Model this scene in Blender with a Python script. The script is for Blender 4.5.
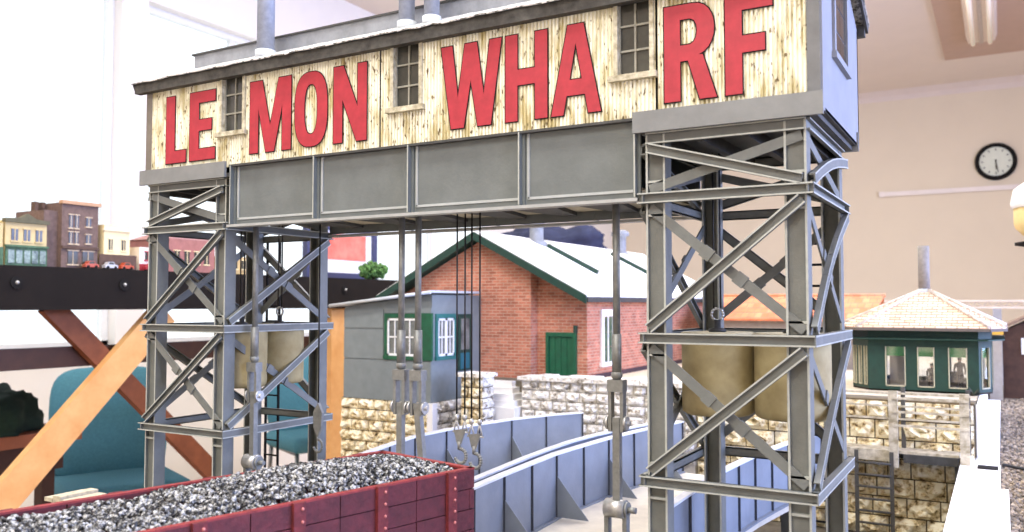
import bpy, bmesh, math, random
from mathutils import Vector, Matrix, noise
scene = bpy.context.scene
for o in list(bpy.data.objects): bpy.data.objects.remove(o)
random.seed(7)
PI = math.pi

# ------------------------------------------------------------------ camera
cam_d = bpy.data.cameras.new('camera'); cam = bpy.data.objects.new('camera', cam_d)
scene.collection.objects.link(cam); scene.camera = cam
cam_d.sensor_fit = 'HORIZONTAL'; cam_d.sensor_width = 36.0
cam_d.lens = 36.0 * 852.0 / 1024.0
cam_d.clip_start = 0.02; cam_d.clip_end = 60
cam.location = (0, 0, 1.2)
cam.rotation_euler = (math.radians(90 + 2.55), 0, math.radians(29.85))
cam_d.dof.use_dof = True; cam_d.dof.focus_distance = 1.12; cam_d.dof.aperture_fstop = 30.0 / 3.4

# ------------------------------------------------------------------ world, lights, exposure
w = bpy.data.worlds.new('daylight'); scene.world = w; w.use_nodes = True
bg = w.node_tree.nodes['Background']
bg.inputs[0].default_value = (0.90, 0.95, 1.0, 1); bg.inputs[1].default_value = 2.1
vs = scene.view_settings
vs.view_transform = 'Standard'; vs.look = 'None'; vs.gamma = 1.0; vs.use_curve_mapping = False; vs.exposure = -0.12

def area(name, loc, rot, sx, sy, power, col):
    d = bpy.data.lights.new(name, 'AREA'); d.shape = 'RECTANGLE'; d.size = sx; d.size_y = sy
    d.energy = power; d.color = col
    o = bpy.data.objects.new(name, d); scene.collection.objects.link(o)
    o.location = loc; o.rotation_euler = rot
    return o
# daylight through the windows of the right-hand wall
area('window_daylight', (3.15, 2.4, 2.0), (0, math.radians(90), 0), 2.2, 6.0, 450, (0.37, 0.49, 1.0))
# unseen lamps added under the hall ceiling, standing in for further fittings
area('ceiling_fill', (-0.9, 0.2, 3.5), (0, 0, 0), 1.6, 0.5, 78, (1.0, 0.98, 0.95))
area('ceiling_fill', (-0.4, -1.8, 3.5), (0, 0, 0), 1.6, 1.2, 112, (1.0, 0.98, 0.95))
area('ceiling_fill', (-1.0, 3.4, 3.5), (0, 0, 0), 2.4, 0.5, 100, (1.0, 0.95, 0.88))
area('ceiling_fill', (-1.6, 7.0, 3.5), (0, 0, 0), 2.4, 0.5, 66, (1.0, 0.95, 0.88))

# ------------------------------------------------------------------ materials
MATS = {}
def lin(c):
    return tuple(((v / 255.0) / 12.92 if v <= 10 else (((v / 255.0) + 0.055) / 1.055) ** 2.4) for v in c)
def mat(name, rgb, rough=0.6, var=0.12, scale=60, rgb2=None, bump=0.0, bscale=None, metal=0.0, thr=None, emit=None, spec=0.5):
    """rgb / rgb2 are sRGB 0-255; a noise mixes the two."""
    if name in MATS: return MATS[name]
    m = bpy.data.materials.new(name); m.use_nodes = True; MATS[name] = m
    nt = m.node_tree; N = nt.nodes; Lk = nt.links
    b = N['Principled BSDF']
    c = lin(rgb)
    c2 = lin(rgb2) if rgb2 else tuple(v * (1 - var * 2) for v in c)
    if not rgb2: c = tuple(min(1, v * (1 + var * .5)) for v in c)
    tc = N.new('ShaderNodeTexCoord'); no = N.new('ShaderNodeTexNoise')
    no.inputs['Scale'].default_value = scale; no.inputs['Detail'].default_value = 4; no.inputs['Roughness'].default_value = .62
    Lk.new(tc.outputs['Object'], no.inputs['Vector'])
    r = N.new('ShaderNodeValToRGB')
    lo, hi = thr or (0.3, 0.7)
    r.color_ramp.elements[0].position = lo; r.color_ramp.elements[1].position = hi
    r.color_ramp.elements[0].color = (*c2, 1); r.color_ramp.elements[1].color = (*c, 1)
    Lk.new(no.outputs['Fac'], r.inputs[0]); Lk.new(r.outputs[0], b.inputs['Base Color'])
    b.inputs['Roughness'].default_value = rough; b.inputs['Metallic'].default_value = metal
    b.inputs['Specular IOR Level'].default_value = spec
    if bump:
        n2 = N.new('ShaderNodeTexNoise'); n2.inputs['Scale'].default_value = bscale or scale * 3; n2.inputs['Detail'].default_value = 3
        Lk.new(tc.outputs['Object'], n2.inputs['Vector'])
        bp = N.new('ShaderNodeBump'); bp.inputs['Strength'].default_value = bump; bp.inputs['Distance'].default_value = .002
        Lk.new(n2.outputs['Fac'], bp.inputs['Height']); Lk.new(bp.outputs[0], b.inputs['Normal'])
    if emit:
        b.inputs['Emission Color'].default_value = (*lin(emit[0]), 1); b.inputs['Emission Strength'].default_value = emit[1]
    return m
def glass_mat(name, tint=(225, 235, 232), rough=0.05):
    if name in MATS: return MATS[name]
    m = bpy.data.materials.new(name); m.use_nodes = True; MATS[name] = m
    nt = m.node_tree; N = nt.nodes; b = N['Principled BSDF']
    out = N['Material Output']
    tr = N.new('ShaderNodeBsdfTransparent'); tr.inputs[0].default_value = (*lin(tint), 1)
    gl = N.new('ShaderNodeBsdfGlossy'); gl.inputs['Roughness'].default_value = rough
    mx = N.new('ShaderNodeMixShader'); mx.inputs[0].default_value = 0.12
    nt.links.new(tr.outputs[0], mx.inputs[1]); nt.links.new(gl.outputs[0], mx.inputs[2]); nt.links.new(mx.outputs[0], out.inputs[0])
    return m
def brick_mat(name, a, b_, mortar, bw=0.03, bh=0.0095, squash=False, msize=.0011):
    if name in MATS: return MATS[name]
    m = bpy.data.materials.new(name); m.use_nodes = True; MATS[name] = m
    nt = m.node_tree; N = nt.nodes; L = nt.links; p = N['Principled BSDF']
    tc = N.new('ShaderNodeTexCoord'); sp = N.new('ShaderNodeSeparateXYZ'); L.new(tc.outputs['Object'], sp.inputs[0])
    ad = N.new('ShaderNodeMath'); ad.operation = 'ADD'; L.new(sp.outputs[0], ad.inputs[0]); L.new(sp.outputs[1], ad.inputs[1])
    cb = N.new('ShaderNodeCombineXYZ'); L.new(ad.outputs[0], cb.inputs[0]); L.new(sp.outputs[2], cb.inputs[1])
    br = N.new('ShaderNodeTexBrick'); L.new(cb.outputs[0], br.inputs['Vector'])
    br.inputs['Color1'].default_value = (*lin(a), 1); br.inputs['Color2'].default_value = (*lin(b_), 1); br.inputs['Mortar'].default_value = (*lin(mortar), 1)
    br.inputs['Scale'].default_value = 1; br.inputs['Mortar Size'].default_value = msize
    br.inputs['Brick Width'].default_value = bw; br.inputs['Row Height'].default_value = bh; br.inputs['Bias'].default_value = -.1
    no = N.new('ShaderNodeTexNoise'); no.inputs['Scale'].default_value = 25; no.inputs['Detail'].default_value = 5; L.new(tc.outputs['Object'], no.inputs['Vector'])
    mx = N.new('ShaderNodeMixRGB'); mx.blend_type = 'OVERLAY'; mx.inputs[0].default_value = .45
    L.new(br.outputs['Color'], mx.inputs[1]); L.new(no.outputs['Fac'], mx.inputs[2]); L.new(mx.outputs[0], p.inputs['Base Color'])
    bp = N.new('ShaderNodeBump'); bp.inputs['Strength'].default_value = .5; bp.inputs['Distance'].default_value = .0015; bp.invert = True
    L.new(br.outputs['Fac'], bp.inputs['Height']); L.new(bp.outputs[0], p.inputs['Normal'])
    p.inputs['Roughness'].default_value = .85
    return m

STEEL = mat('grey_steel_paint', (113, 116, 111), .55, .10, 45, bump=.15, bscale=300)
STEEL_EDGE = mat('steel_edge_highlight', (176, 179, 170), .5, .10, 90)  # lighter grey that paints bright highlights onto steel edges
STEEL_FLAT = mat('flat_grey_board', (128, 130, 128), .6, .08, 30, bump=.1, bscale=200)
GIRDER = mat('girder_grey', (108, 114, 112), .55, .10, 25, bump=.12, bscale=250)
CREAM = mat('weathered_cream_sheet', (240, 237, 214), .75, rgb2=(188, 174, 124), scale=80, thr=(.36, .56), bump=.3, bscale=300)
def streak(m, sz, spots):
    nt = m.node_tree; N = nt.nodes; L = nt.links
    tc = [n for n in N if n.type == 'TEX_COORD'][0]; no = [n for n in N if n.type == 'TEX_NOISE'][0]; b = N['Principled BSDF']; rp = [n for n in N if n.type == 'VALTORGB'][0]
    mp = N.new('ShaderNodeMapping'); mp.inputs['Scale'].default_value = (1, 1, sz); L.new(tc.outputs['Object'], mp.inputs['Vector']); L.new(mp.outputs[0], no.inputs['Vector'])
    n2 = N.new('ShaderNodeTexNoise'); n2.inputs['Scale'].default_value = 260; n2.inputs['Detail'].default_value = 2
    m2 = N.new('ShaderNodeMapping'); m2.inputs['Scale'].default_value = (1, 1, .45); L.new(tc.outputs['Object'], m2.inputs['Vector']); L.new(m2.outputs[0], n2.inputs['Vector'])
    r2 = N.new('ShaderNodeValToRGB'); r2.color_ramp.elements[0].position = .30; r2.color_ramp.elements[1].position = .39
    r2.color_ramp.elements[0].color = (*lin(spots), 1); r2.color_ramp.elements[1].color = (1, 1, 1, 1); L.new(n2.outputs['Fac'], r2.inputs[0])
    mx = N.new('ShaderNodeMixRGB'); mx.blend_type = 'MULTIPLY'; mx.inputs[0].default_value = 1; L.new(rp.outputs[0], mx.inputs[1]); L.new(r2.outputs[0], mx.inputs[2]); L.new(mx.outputs[0], b.inputs['Base Color'])
streak(CREAM, .22, (120, 104, 70))
RED = mat('faded_red_paint', (174, 44, 56), .6, .12, 60)
BLACK = mat('black_paint', (26, 24, 23), .85, .2, 60, spec=.25)
DARK = mat('dark_grey_timber', (72, 72, 70), .7, .2, 60)
ROOFW = mat('weathered_white_roof', (235, 235, 232), .7, rgb2=(104, 103, 98), scale=150, thr=(.40, .54), bump=.3)
SLATE = mat('blue_grey_sheet', (140, 144, 150), .6, .15, 50)
ENDW = mat('grey_end_wall', (138, 141, 148), .65, .06, 20)
PIPE = mat('blue_grey_pipe', (140, 146, 160), .55, .12, 120)
SASH = mat('aged_window_frame', (214, 208, 184), .7, rgb2=(140, 130, 100), scale=120)
PANE = mat('dim_window_pane', (70, 70, 64), .15, .25, 30)
SASHBAR = mat('grey_sash_bar', (150, 148, 135), .7, .15, 90)
IRON = mat('grey_iron', (134, 135, 130), .45, .15, 120, metal=.25)
IRON_D = mat('dark_iron', (60, 60, 60), .5, .2, 120, metal=.3)
ZINC = mat('bright_zinc', (190, 190, 186), .35, .15, 150, metal=.6)
CONC = mat('tan_counterweight', (186, 172, 128), .8, rgb2=(140, 124, 82), scale=30, thr=(.2, .8))
WIRE = mat('black_wire', (20, 20, 20), .5, .1, 50)
WAGON = mat('oxide_red_wagon', (100, 38, 44), .75, rgb2=(72, 27, 32), scale=70, bump=.5, bscale=160)
WAGON_E = mat('bright_oxide_edge', (146, 50, 48), .65, .2, 120, bump=.4, bscale=200)
RIVET = mat('pink_rivet_paint', (200, 120, 112), .5, .1, 50)
COAL = mat('coal_with_glints', (205, 205, 200), .5, rgb2=(30, 30, 30), scale=190, thr=(.46, .64), spec=.5)  # pale noise specks paint white glints into the dark coal colour
BRIDGE = mat('bridge_grey_blue', (130, 137, 146), .55, .10, 14, bump=.1, bscale=200)
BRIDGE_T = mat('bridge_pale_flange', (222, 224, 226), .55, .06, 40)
BRIDGE_D = mat('bridge_dark_seam', (70, 74, 82), .6, .1, 60)
DECK = mat('cream_deck', (222, 214, 196), .8, .08, 25)
STONE = mat('cut_stone', (252, 240, 204), .85, rgb2=(128, 104, 66), scale=75, thr=(.36, .53), bump=1.0, bscale=120)
STONE_L = mat('pale_cut_stone', (252, 248, 238), .85, rgb2=(138, 128, 108), scale=85, thr=(.35, .49), bump=1.0, bscale=120)
MORTAR = mat('stone_mortar', (112, 98, 72), .9, .2, 60)
MORTAR_L = mat('pale_mortar', (205, 198, 184), .9, .2, 60)
WHITE = mat('white_plaster', (250, 248, 244), .8, .03, 20)
BRICK = brick_mat('red_brick', (194, 124, 98), (158, 92, 70), (186, 150, 128), .024, .0085)
ROOF2 = mat('white_sheet_roof', (244, 244, 242), .6, .03, 30)
GREEN = mat('deep_green_paint', (14, 88, 58), .5, .15, 60)
GREEN_D = mat('dark_green_paint', (20, 60, 48), .55, .15, 60)
ANNEX = mat('annex_grey_board', (126, 134, 133), .7, .06, 40)
LEAD = mat('pale_zinc_roof', (196, 202, 206), .5, .06, 40)
TEALD = mat('teal_door', (26, 100, 112), .5, .1, 40)
WHITEP = mat('white_gloss', (240, 240, 236), .4, .03, 40)
TILE = None
WOOD_L = mat('blond_timber', (238, 186, 122), .6, rgb2=(222, 160, 96), scale=14)
WOOD_D = mat('brown_timber', (140, 80, 48), .65, rgb2=(112, 60, 34), scale=14)
WOOD_X = mat('dark_brown_timber', (72, 44, 30), .6, .15, 20)
FASCIA = mat('charcoal_fascia', (30, 25, 22), .85, .12, 10, spec=.2)
TEAL = mat('teal_upholstery', (86, 148, 164), .9, .10, 120, bump=.2, bscale=500)
CHROME = mat('grey_tube', (150, 150, 150), .3, .05, 40, metal=.8)
GROUND = mat('wharf_ground', (120, 112, 96), .9, .25, 40, bump=.5)
BALLAST = mat('ballast_stone', (184, 166, 142), .9, rgb2=(86, 78, 72), scale=90, thr=(.38, .64))
WALLC = mat('cream_wall', (229, 215, 189), .9, .015, 3)
WALLL = mat('pale_wall', (250, 246, 238), .9, .015, 3)
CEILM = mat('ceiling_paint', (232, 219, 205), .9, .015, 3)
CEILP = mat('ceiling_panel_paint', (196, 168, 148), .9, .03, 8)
FLOORM = mat('hall_floor', (205, 186, 168), .7, .06, 4)
GLASS = glass_mat('clear_glass', (250, 252, 253))

# ------------------------------------------------------------------ geometry helpers
COL = scene.collection
def tag(o, label=None, cat=None, group=None, kind=None):
    if label: o['label'] = label
    if cat: o['category'] = cat
    if group: o['group'] = group
    if kind: o['kind'] = kind
    return o
def thing(name, loc, label, cat, group=None):
    e = bpy.data.objects.new(name, None); COL.objects.link(e); e.location = loc; e.empty_display_size = .02
    return tag(e, label, cat, group)
def wloc(o):
    v = Vector(o.location)
    while o.parent: o = o.parent; v += Vector(o.location)
    return v
def put(name, me, parent=None, loc=None):
    o = bpy.data.objects.new(name, me); COL.objects.link(o)
    if parent: o.parent = parent
    if loc is not None: o.location = loc
    return o
class MB:
    """collects faces in WORLD coordinates; build() makes one mesh object"""
    def __init__(s): s.v = []; s.f = []; s.m = []; s.s = []
    def face(s, idx, mi=0, sm=False): s.f.append(tuple(idx)); s.m.append(mi); s.s.append(sm)
    def add(s, vs): k = len(s.v); s.v += [Vector(p) for p in vs]; return k
    def hexa(s, p, mi=0, mis=None):
        # p: 8 points, bottom 0-3 ccw, top 4-7 ; mis: material index per face (bottom, top, 4 sides)
        k = s.add(p); F = [(3, 2, 1, 0), (4, 5, 6, 7), (0, 1, 5, 4), (1, 2, 6, 5), (2, 3, 7, 6), (3, 0, 4, 7)]
        for i, f in enumerate(F): s.face([k + j for j in f], mis[i] if mis else mi)
        return s
    def box(s, x0, x1, y0, y1, z0, z1, mi=0):
        return s.hexa([(x0, y0, z0), (x1, y0, z0), (x1, y1, z0), (x0, y1, z0), (x0, y0, z1), (x1, y0, z1), (x1, y1, z1), (x0, y1, z1)], mi)
    def bar(s, p0, p1, wd, ht, up=(0, 0, 1), mi=0, mis=None):
        # box along p0-p1, wd across, ht along up
        p0 = Vector(p0); p1 = Vector(p1); a = (p1 - p0).normalized(); u = Vector(up); u = (u - a * u.dot(a)).normalized(); c = a.cross(u)
        q = []
        for h in (-ht / 2, ht / 2):
            for e, sg in ((p0, -1), (p1, -1), (p1, 1), (p0, 1)): q.append(e + c * (sg * wd / 2) + u * h)
        q2 = [q[0], q[3], q[2], q[1], q[4], q[7], q[6], q[5]]
        return s.hexa(q2, mi, mis)
    def cyl(s, p0, p1, r0, r1=None, n=12, mi=0, cap=True):
        r1 = r0 if r1 is None else r1
        p0 = Vector(p0); p1 = Vector(p1); a = (p1 - p0).normalized()
        u = a.orthogonal().normalized(); c = a.cross(u); k = len(s.v)
        for e, r in ((p0, r0), (p1, r1)):
            for i in range(n):
                t = 2 * PI * i / n; s.v.append(e + (u * math.cos(t) + c * math.sin(t)) * r)
        for i in range(n): j = (i + 1) % n; s.face((k + i, k + j, k + n + j, k + n + i), mi, True)
        if cap: s.face([k + i for i in reversed(range(n))], mi); s.face([k + n + i for i in range(n)], mi)
        return s
    def lathe(s, c, prof, n=16, mi=0):
        k = len(s.v); c = Vector(c)
        for r, z in prof:
            for i in range(n): t = 2 * PI * i / n; s.v.append(c + Vector((r * math.cos(t), r * math.sin(t), z)))
        for a in range(len(prof) - 1):
            for i in range(n):
                j = (i + 1) % n; s.face((k + a * n + i, k + a * n + j, k + (a + 1) * n + j, k + (a + 1) * n + i), mi, True)
        s.face([k + i for i in reversed(range(n))], mi); e = k + (len(prof) - 1) * n; s.face([e + i for i in range(n)], mi)
        return s
    def tube(s, pts, r, n=8, mi=0):
        pts = [Vector(p) for p in pts]
        for a, b in zip(pts[:-1], pts[1:]): s.cyl(a, b, r, n=n, mi=mi)
        return s
    def prism(s, poly, ext, mi=0):
        # poly: list of 3d points (ccw seen from -ext), ext vector
        n = len(poly); e = Vector(ext); k = s.add(poly); s.add([Vector(p) + e for p in poly])
        s.face([k + i for i in reversed(range(n))], mi); s.face([k + n + i for i in range(n)], mi)
        for i in range(n): j = (i + 1) % n; s.face((k + i, k + j, k + n + j, k + n + i), mi)
        return s
    def sphere(s, c, r, n=8, m=6, mi=0, sc=(1, 1, 1)):
        k = len(s.v); c = Vector(c)
        for a in range(1, m):
            p = PI * a / m
            for i in range(n):
                t = 2 * PI * i / n; s.v.append(c + Vector((r * math.sin(p) * math.cos(t) * sc[0], r * math.sin(p) * math.sin(t) * sc[1], r * math.cos(p) * sc[2])))
        top = s.add([c + Vector((0, 0, r * sc[2]))]); bot = s.add([c - Vector((0, 0, r * sc[2]))])
        for a in range(m - 2):
            for i in range(n): j = (i + 1) % n; s.face((k + a * n + i, k + (a + 1) * n + i, k + (a + 1) * n + j, k + a * n + j), mi, True)
        for i in range(n): j = (i + 1) % n; s.face((top, k + i, k + j), mi, True); s.face((bot, k + (m - 2) * n + j, k + (m - 2) * n + i), mi, True)
        return s
    def mesh(s, name, mats, off=Vector((0, 0, 0)), fix=True):
        me = bpy.data.meshes.new(name); me.from_pydata([v - off for v in s.v], [], s.f)
        for m in (mats if isinstance(mats, (list, tuple)) else [mats]): me.materials.append(m)
        me.polygons.foreach_set('material_index', s.m); me.polygons.foreach_set('use_smooth', s.s)
        if fix:
            bm = bmesh.new(); bm.from_mesh(me); bmesh.ops.recalc_face_normals(bm, faces=bm.faces); bm.to_mesh(me); bm.free()
        me.update(); return me
    def build(s, name, mats, parent=None, label=None):
        off = wloc(parent) if parent else Vector((0, 0, 0))
        if parent: o = put(name, s.mesh(name, mats, off), parent)
        else:
            c = Vector((0, 0, 0)); 
            xs = [v.x for v in s.v]; ys = [v.y for v in s.v]; zs = [v.z for v in s.v]
            c = Vector(((min(xs) + max(xs)) / 2, (min(ys) + max(ys)) / 2, min(zs)))
            o = put(name, s.mesh(name, mats, c)); o.location = c
        if label: o['label'] = label
        return o
def part_box(name, parent, m, x0, x1, y0, y1, z0, z1): return MB().box(x0, x1, y0, y1, z0, z1).build(name, m, parent)
def struct(name, mb, m):
    me = mb.mesh(name, m); o = put(name, me); o['kind'] = 'structure'; return o
def copy_tree(o, parent=None):
    c = o.copy(); COL.objects.link(c); c.parent = parent
    for ch in list(o.children):
        copy_tree(ch, c)
    return c
def rounded(name, sx, sy, sz, r, m, parent, loc, rot=(0, 0, 0), seg=3, bend=0.0):
    bm = bmesh.new(); bmesh.ops.create_cube(bm, size=1)
    for v in bm.verts: v.co = Vector((v.co.x * sx, v.co.y * sy, v.co.z * sz))
    if bend:
        bmesh.ops.subdivide_edges(bm, edges=bm.edges[:], cuts=5, use_grid_fill=True)
    else:
        bmesh.ops.bevel(bm, geom=bm.edges[:] + bm.verts[:], offset=r, segments=seg, affect='EDGES', profile=.5)
    if bend:
        for v in bm.verts:
            # superellipse rounding of the outline (y,z) and a curve in x
            y, z = v.co.y / (sy / 2), v.co.z / (sz / 2); k = max(abs(y), abs(z), 1e-6)
            nrm = (abs(y) ** 5 + abs(z) ** 5) ** (1 / 5)
            if nrm > 1e-6: v.co.y *= k / nrm * 1.0; v.co.z *= k / nrm
            v.co.x += bend * (y * y) + (-.02 if abs(k - 1) < .05 and v.co.x > 0 else 0) + (.01 if abs(k - 1) < .05 and v.co.x < 0 else 0)
    me = bpy.data.meshes.new(name); bm.to_mesh(me); bm.free(); me.materials.append(m)
    for p in me.polygons: p.use_smooth = True
    o = put(name, me, parent); o.location = loc; o.rotation_euler = rot
    if bend:
        s_ = o.modifiers.new('smooth', 'SUBSURF'); s_.levels = 1; s_.render_levels = 1
    return o

# ================================================================== ROOM
XL, YB, ZC = -4.4, 10.3, 3.57
struct('floor', MB().box(XL - .2, 3.4, -3.2, YB + .2, -.1, 0), FLOORM)
struct('ceiling', MB().box(XL - .2, 3.4, -3.2, YB + .2, ZC, ZC + .1), CEILM)
struct('wall_back', MB().box(XL - .2, 3.4, YB, YB + .15, 0, ZC), WALLC)
struct('wall_front', MB().box(XL - .2, 3.4, -3.2, -3.05, 0, ZC), WALLC)
# right wall: sill wall, head and piers round the window band
wr = MB().box(3.25, 3.4, -3.2, YB, 0, .9).box(3.25, 3.4, -3.2, YB, 3.2, ZC)
for y0, y1 in ((-3.2, -.9), (5.7, YB)): wr.box(3.25, 3.4, y0, y1, .9, 3.2)
struct('wall_right', wr, WALLC)
# left wall with a run of tall windows
WY0, WY1, WZ0, WZ1 = 1.2, 7.2, .95, 3.02
wl = MB().box(XL - .15, XL, -3.2, YB, 0, WZ0).box(XL - .15, XL, -3.2, YB, WZ1, ZC).box(XL - .15, XL, -3.2, WY0, WZ0, WZ1).box(XL - .15, XL, WY1, YB, WZ0, WZ1)
piers = (3.20, 5.35)
for y in piers: wl.box(XL - .15, XL, y - .09, y + .09, WZ0, WZ1)
struct('wall_left', wl, WALLL)
edges = [WY0, piers[0], piers[1], WY1]
for i in range(3):
    a, b = edges[i] + (.09 if i else 0), edges[i + 1] - (.09 if i < 2 else 0)
    root = bpy.data.objects.new('window_%d' % (i + 1), None); COL.objects.link(root); root.location = (XL - .1, (a + b) / 2, WZ0); root['kind'] = 'structure'
    fr = MB()
    for y in (a + .02, b - .02): fr.box(XL - .12, XL - .07, y - .02, y + .02, WZ0, WZ1)
    for z in (WZ0 + .02, WZ1 - .02): fr.box(XL - .12, XL - .07, a, b, z - .02, z + .02)
    fr.build('window_frame', WHITEP, root)
    mid = 4.0 if i == 1 else (a + b) / 2
    MB().box(XL - .115, XL - .075, mid - .02, mid + .02, WZ0, WZ1).build('mullion', WHITEP, root)
    for y0, y1 in ((a + .04, mid - .02), (mid + .02, b - .04)):
        MB().box(XL - .1, XL - .094, y0, y1, WZ0 + .04, WZ1 - .04).build('window_pane', GLASS, root)
    MB().box(XL - .07, XL + .06, a, b, WZ0 - .03, WZ0).build('window_sill', WHITEP, root)
struct('trim_1', MB().prism([(XL, YB, ZC), (XL, YB - .10, ZC), (XL, YB - .03, ZC - .05), (XL, YB, ZC - .10)], (3.25 - XL, 0, 0)), mat('coving_paint', (226, 212, 200), .9, .02, 5))
t2 = MB().box(-1.16, 3.2, YB - .04, YB, 2.395, 2.445); t2.box(-1.16, -1.10, YB - .05, YB, 2.39, 2.45)
struct('trim_2', t2, mat('white_trunking', (240, 230, 220), .6, .03, 10))
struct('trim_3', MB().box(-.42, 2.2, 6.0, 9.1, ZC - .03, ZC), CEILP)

# fluorescent fitting on the ceiling
t = thing('ceiling_light', (-.12, 7.6, ZC - .11), 'long white fluorescent ceiling fitting on the brown ceiling panel', 'light fitting')
MB().prism([(-.22, 6.7, ZC - .03), (-.20, 6.7, ZC - .085), (.00, 6.7, ZC - .085), (.02, 6.7, ZC - .03)], (0, 1.72, 0)).build('housing', mat('fitting_white', (244, 230, 214), .5, .03, 10), t)
for x in (-.165, -.035):
    MB().cyl((x, 6.72, ZC - .1), (x, 8.4, ZC - .1), .018, n=12).build('tube', mat('lit_tube', (255, 246, 230), .4, .01, 5, emit=((255, 240, 215), .15)), t)
MB().box(-.115, -.085, 6.72, 8.4, ZC - .10, ZC - .085).build('spine', mat('fitting_grey', (190, 176, 160), .5, .05, 10), t)

# wall clock
t = thing('wall_clock', (-.018, YB - .03, 2.51), 'round black-rimmed clock hanging on the cream back wall', 'clock')
c = Vector((-.018, YB, 2.70))
MB().cyl(c + Vector((0, -.035, 0)), c, .155, n=40).build('clock_face', mat('clock_face_paint', (222, 226, 206), .6, .03, 20), t)
rim = MB(); n = 40
prof = [(.150, -.02), (.158, -.055), (.182, -.06), (.197, -.03), (.197, 0)]
k = 0
for r_, y_ in prof:
    for i in range(n): a = 2 * PI * i / n; rim.v.append(c + Vector((r_ * math.cos(a), y_, r_ * math.sin(a))))
for a in range(len(prof) - 1):
    for i in range(n): j = (i + 1) % n; rim.face((a * n + i, a * n + j, (a + 1) * n + j, (a + 1) * n + i), 0, True)
rim.build('rim', BLACK, t)
for i in range(12):
    a = 2 * PI * i / 12; d = Vector((math.sin(a), 0, math.cos(a)))
    MB().bar(c + d * .115 + Vector((0, -.038, 0)), c + d * .135 + Vector((0, -.038, 0)), .008, .004, (0, 1, 0)).build('hour_mark', BLACK, t)
for ang, ln, wd in ((178, .085, .012), (170, .115, .008)):
    a = math.radians(ang); d = Vector((math.sin(a), 0, math.cos(a)))
    MB().bar(c + Vector((0, -.042, 0)) - d * .02, c + d * ln + Vector((0, -.042, 0)), wd, .004, (0, 1, 0)).build('clock_hand', mat('clock_hand_grey', (90, 84, 70), .5, .1, 20), t)

# ================================================================== SCENERY BASE
GZ, TZ, LZ, LOW = .84, .995, .88, .72          # wharf level, terrace level, ballast level
t = thing('layout_baseboard', (-.6, 1.9, 0), 'wide baseboard carrying the wharf scenery under the gantry', 'baseboard')
part_box('wharf_top', t, GROUND, -1.19, -.076, .10, 1.12, LOW, GZ)
part_box('low_ground', t, GROUND, -1.68, .9, .10, 3.9, LOW - .05, LOW)
part_box('terrace', t, GROUND, -1.284, -.048, 1.985, 2.07, LOW, TZ)
part_box('terrace', t, mat('sandy_ground', (228, 214, 188), .9, .12, 30, bump=.4), -1.68, -.048, 2.07, 3.9, LOW, TZ)
part_box('track_bed', t, GROUND, -.075, .9, .9, 3.9, LOW, LZ)
for x in (-1.6, .8):
    for y in (.3, 2.0, 3.75): part_box('leg', t, WOOD_L, x - .03, x + .03, y - .03, y + .03, 0, LOW - .05)
part_box('frame_rail', t, WOOD_L, -1.66, .87, .12, .14, LOW - .14, LOW - .05)

# ================================================================== TOWERS
TX = {'L': (-1.148, -.964), 'R': (-.335, -.155)}
Y0, Y1 = .853, 1.083
BZ = (1.3125, 1.1640, 1.0140)       # centre heights of the three rings
def chan(mb, p0, p1, n, h=.010, d=.006, th=.0016, bow=0.0, webout=False):
    """channel section from p0 to p1, open towards n; bow = sideways curve (towards n x axis)"""
    p0 = Vector(p0); p1 = Vector(p1); n = Vector(n).normalized(); a = (p1 - p0).normalized(); s = a.cross(n).normalized()
    segs = 6 if bow else 1
    pts = [p0.lerp(p1, i / segs) + s * (bow * math.sin(PI * i / segs)) for i in range(segs + 1)]
    for q0, q1 in zip(pts[:-1], pts[1:]):
        aa = (q1 - q0).normalized(); ss = aa.cross(n).normalized()
        wo = (th * .2 if webout else d - th); mb.bar(q0 - n * wo, q1 - n * wo, h - (2.2 * th if webout else 0), th, n)
        for sg in (-1, 1):
            o = ss * (sg * (h / 2 - th / 2)) - n * (d / 2 - th * .5)
            # outer lip of each flange in a lighter grey that paints its highlight
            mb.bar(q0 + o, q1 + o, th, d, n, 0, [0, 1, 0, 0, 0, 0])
    return mb
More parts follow.
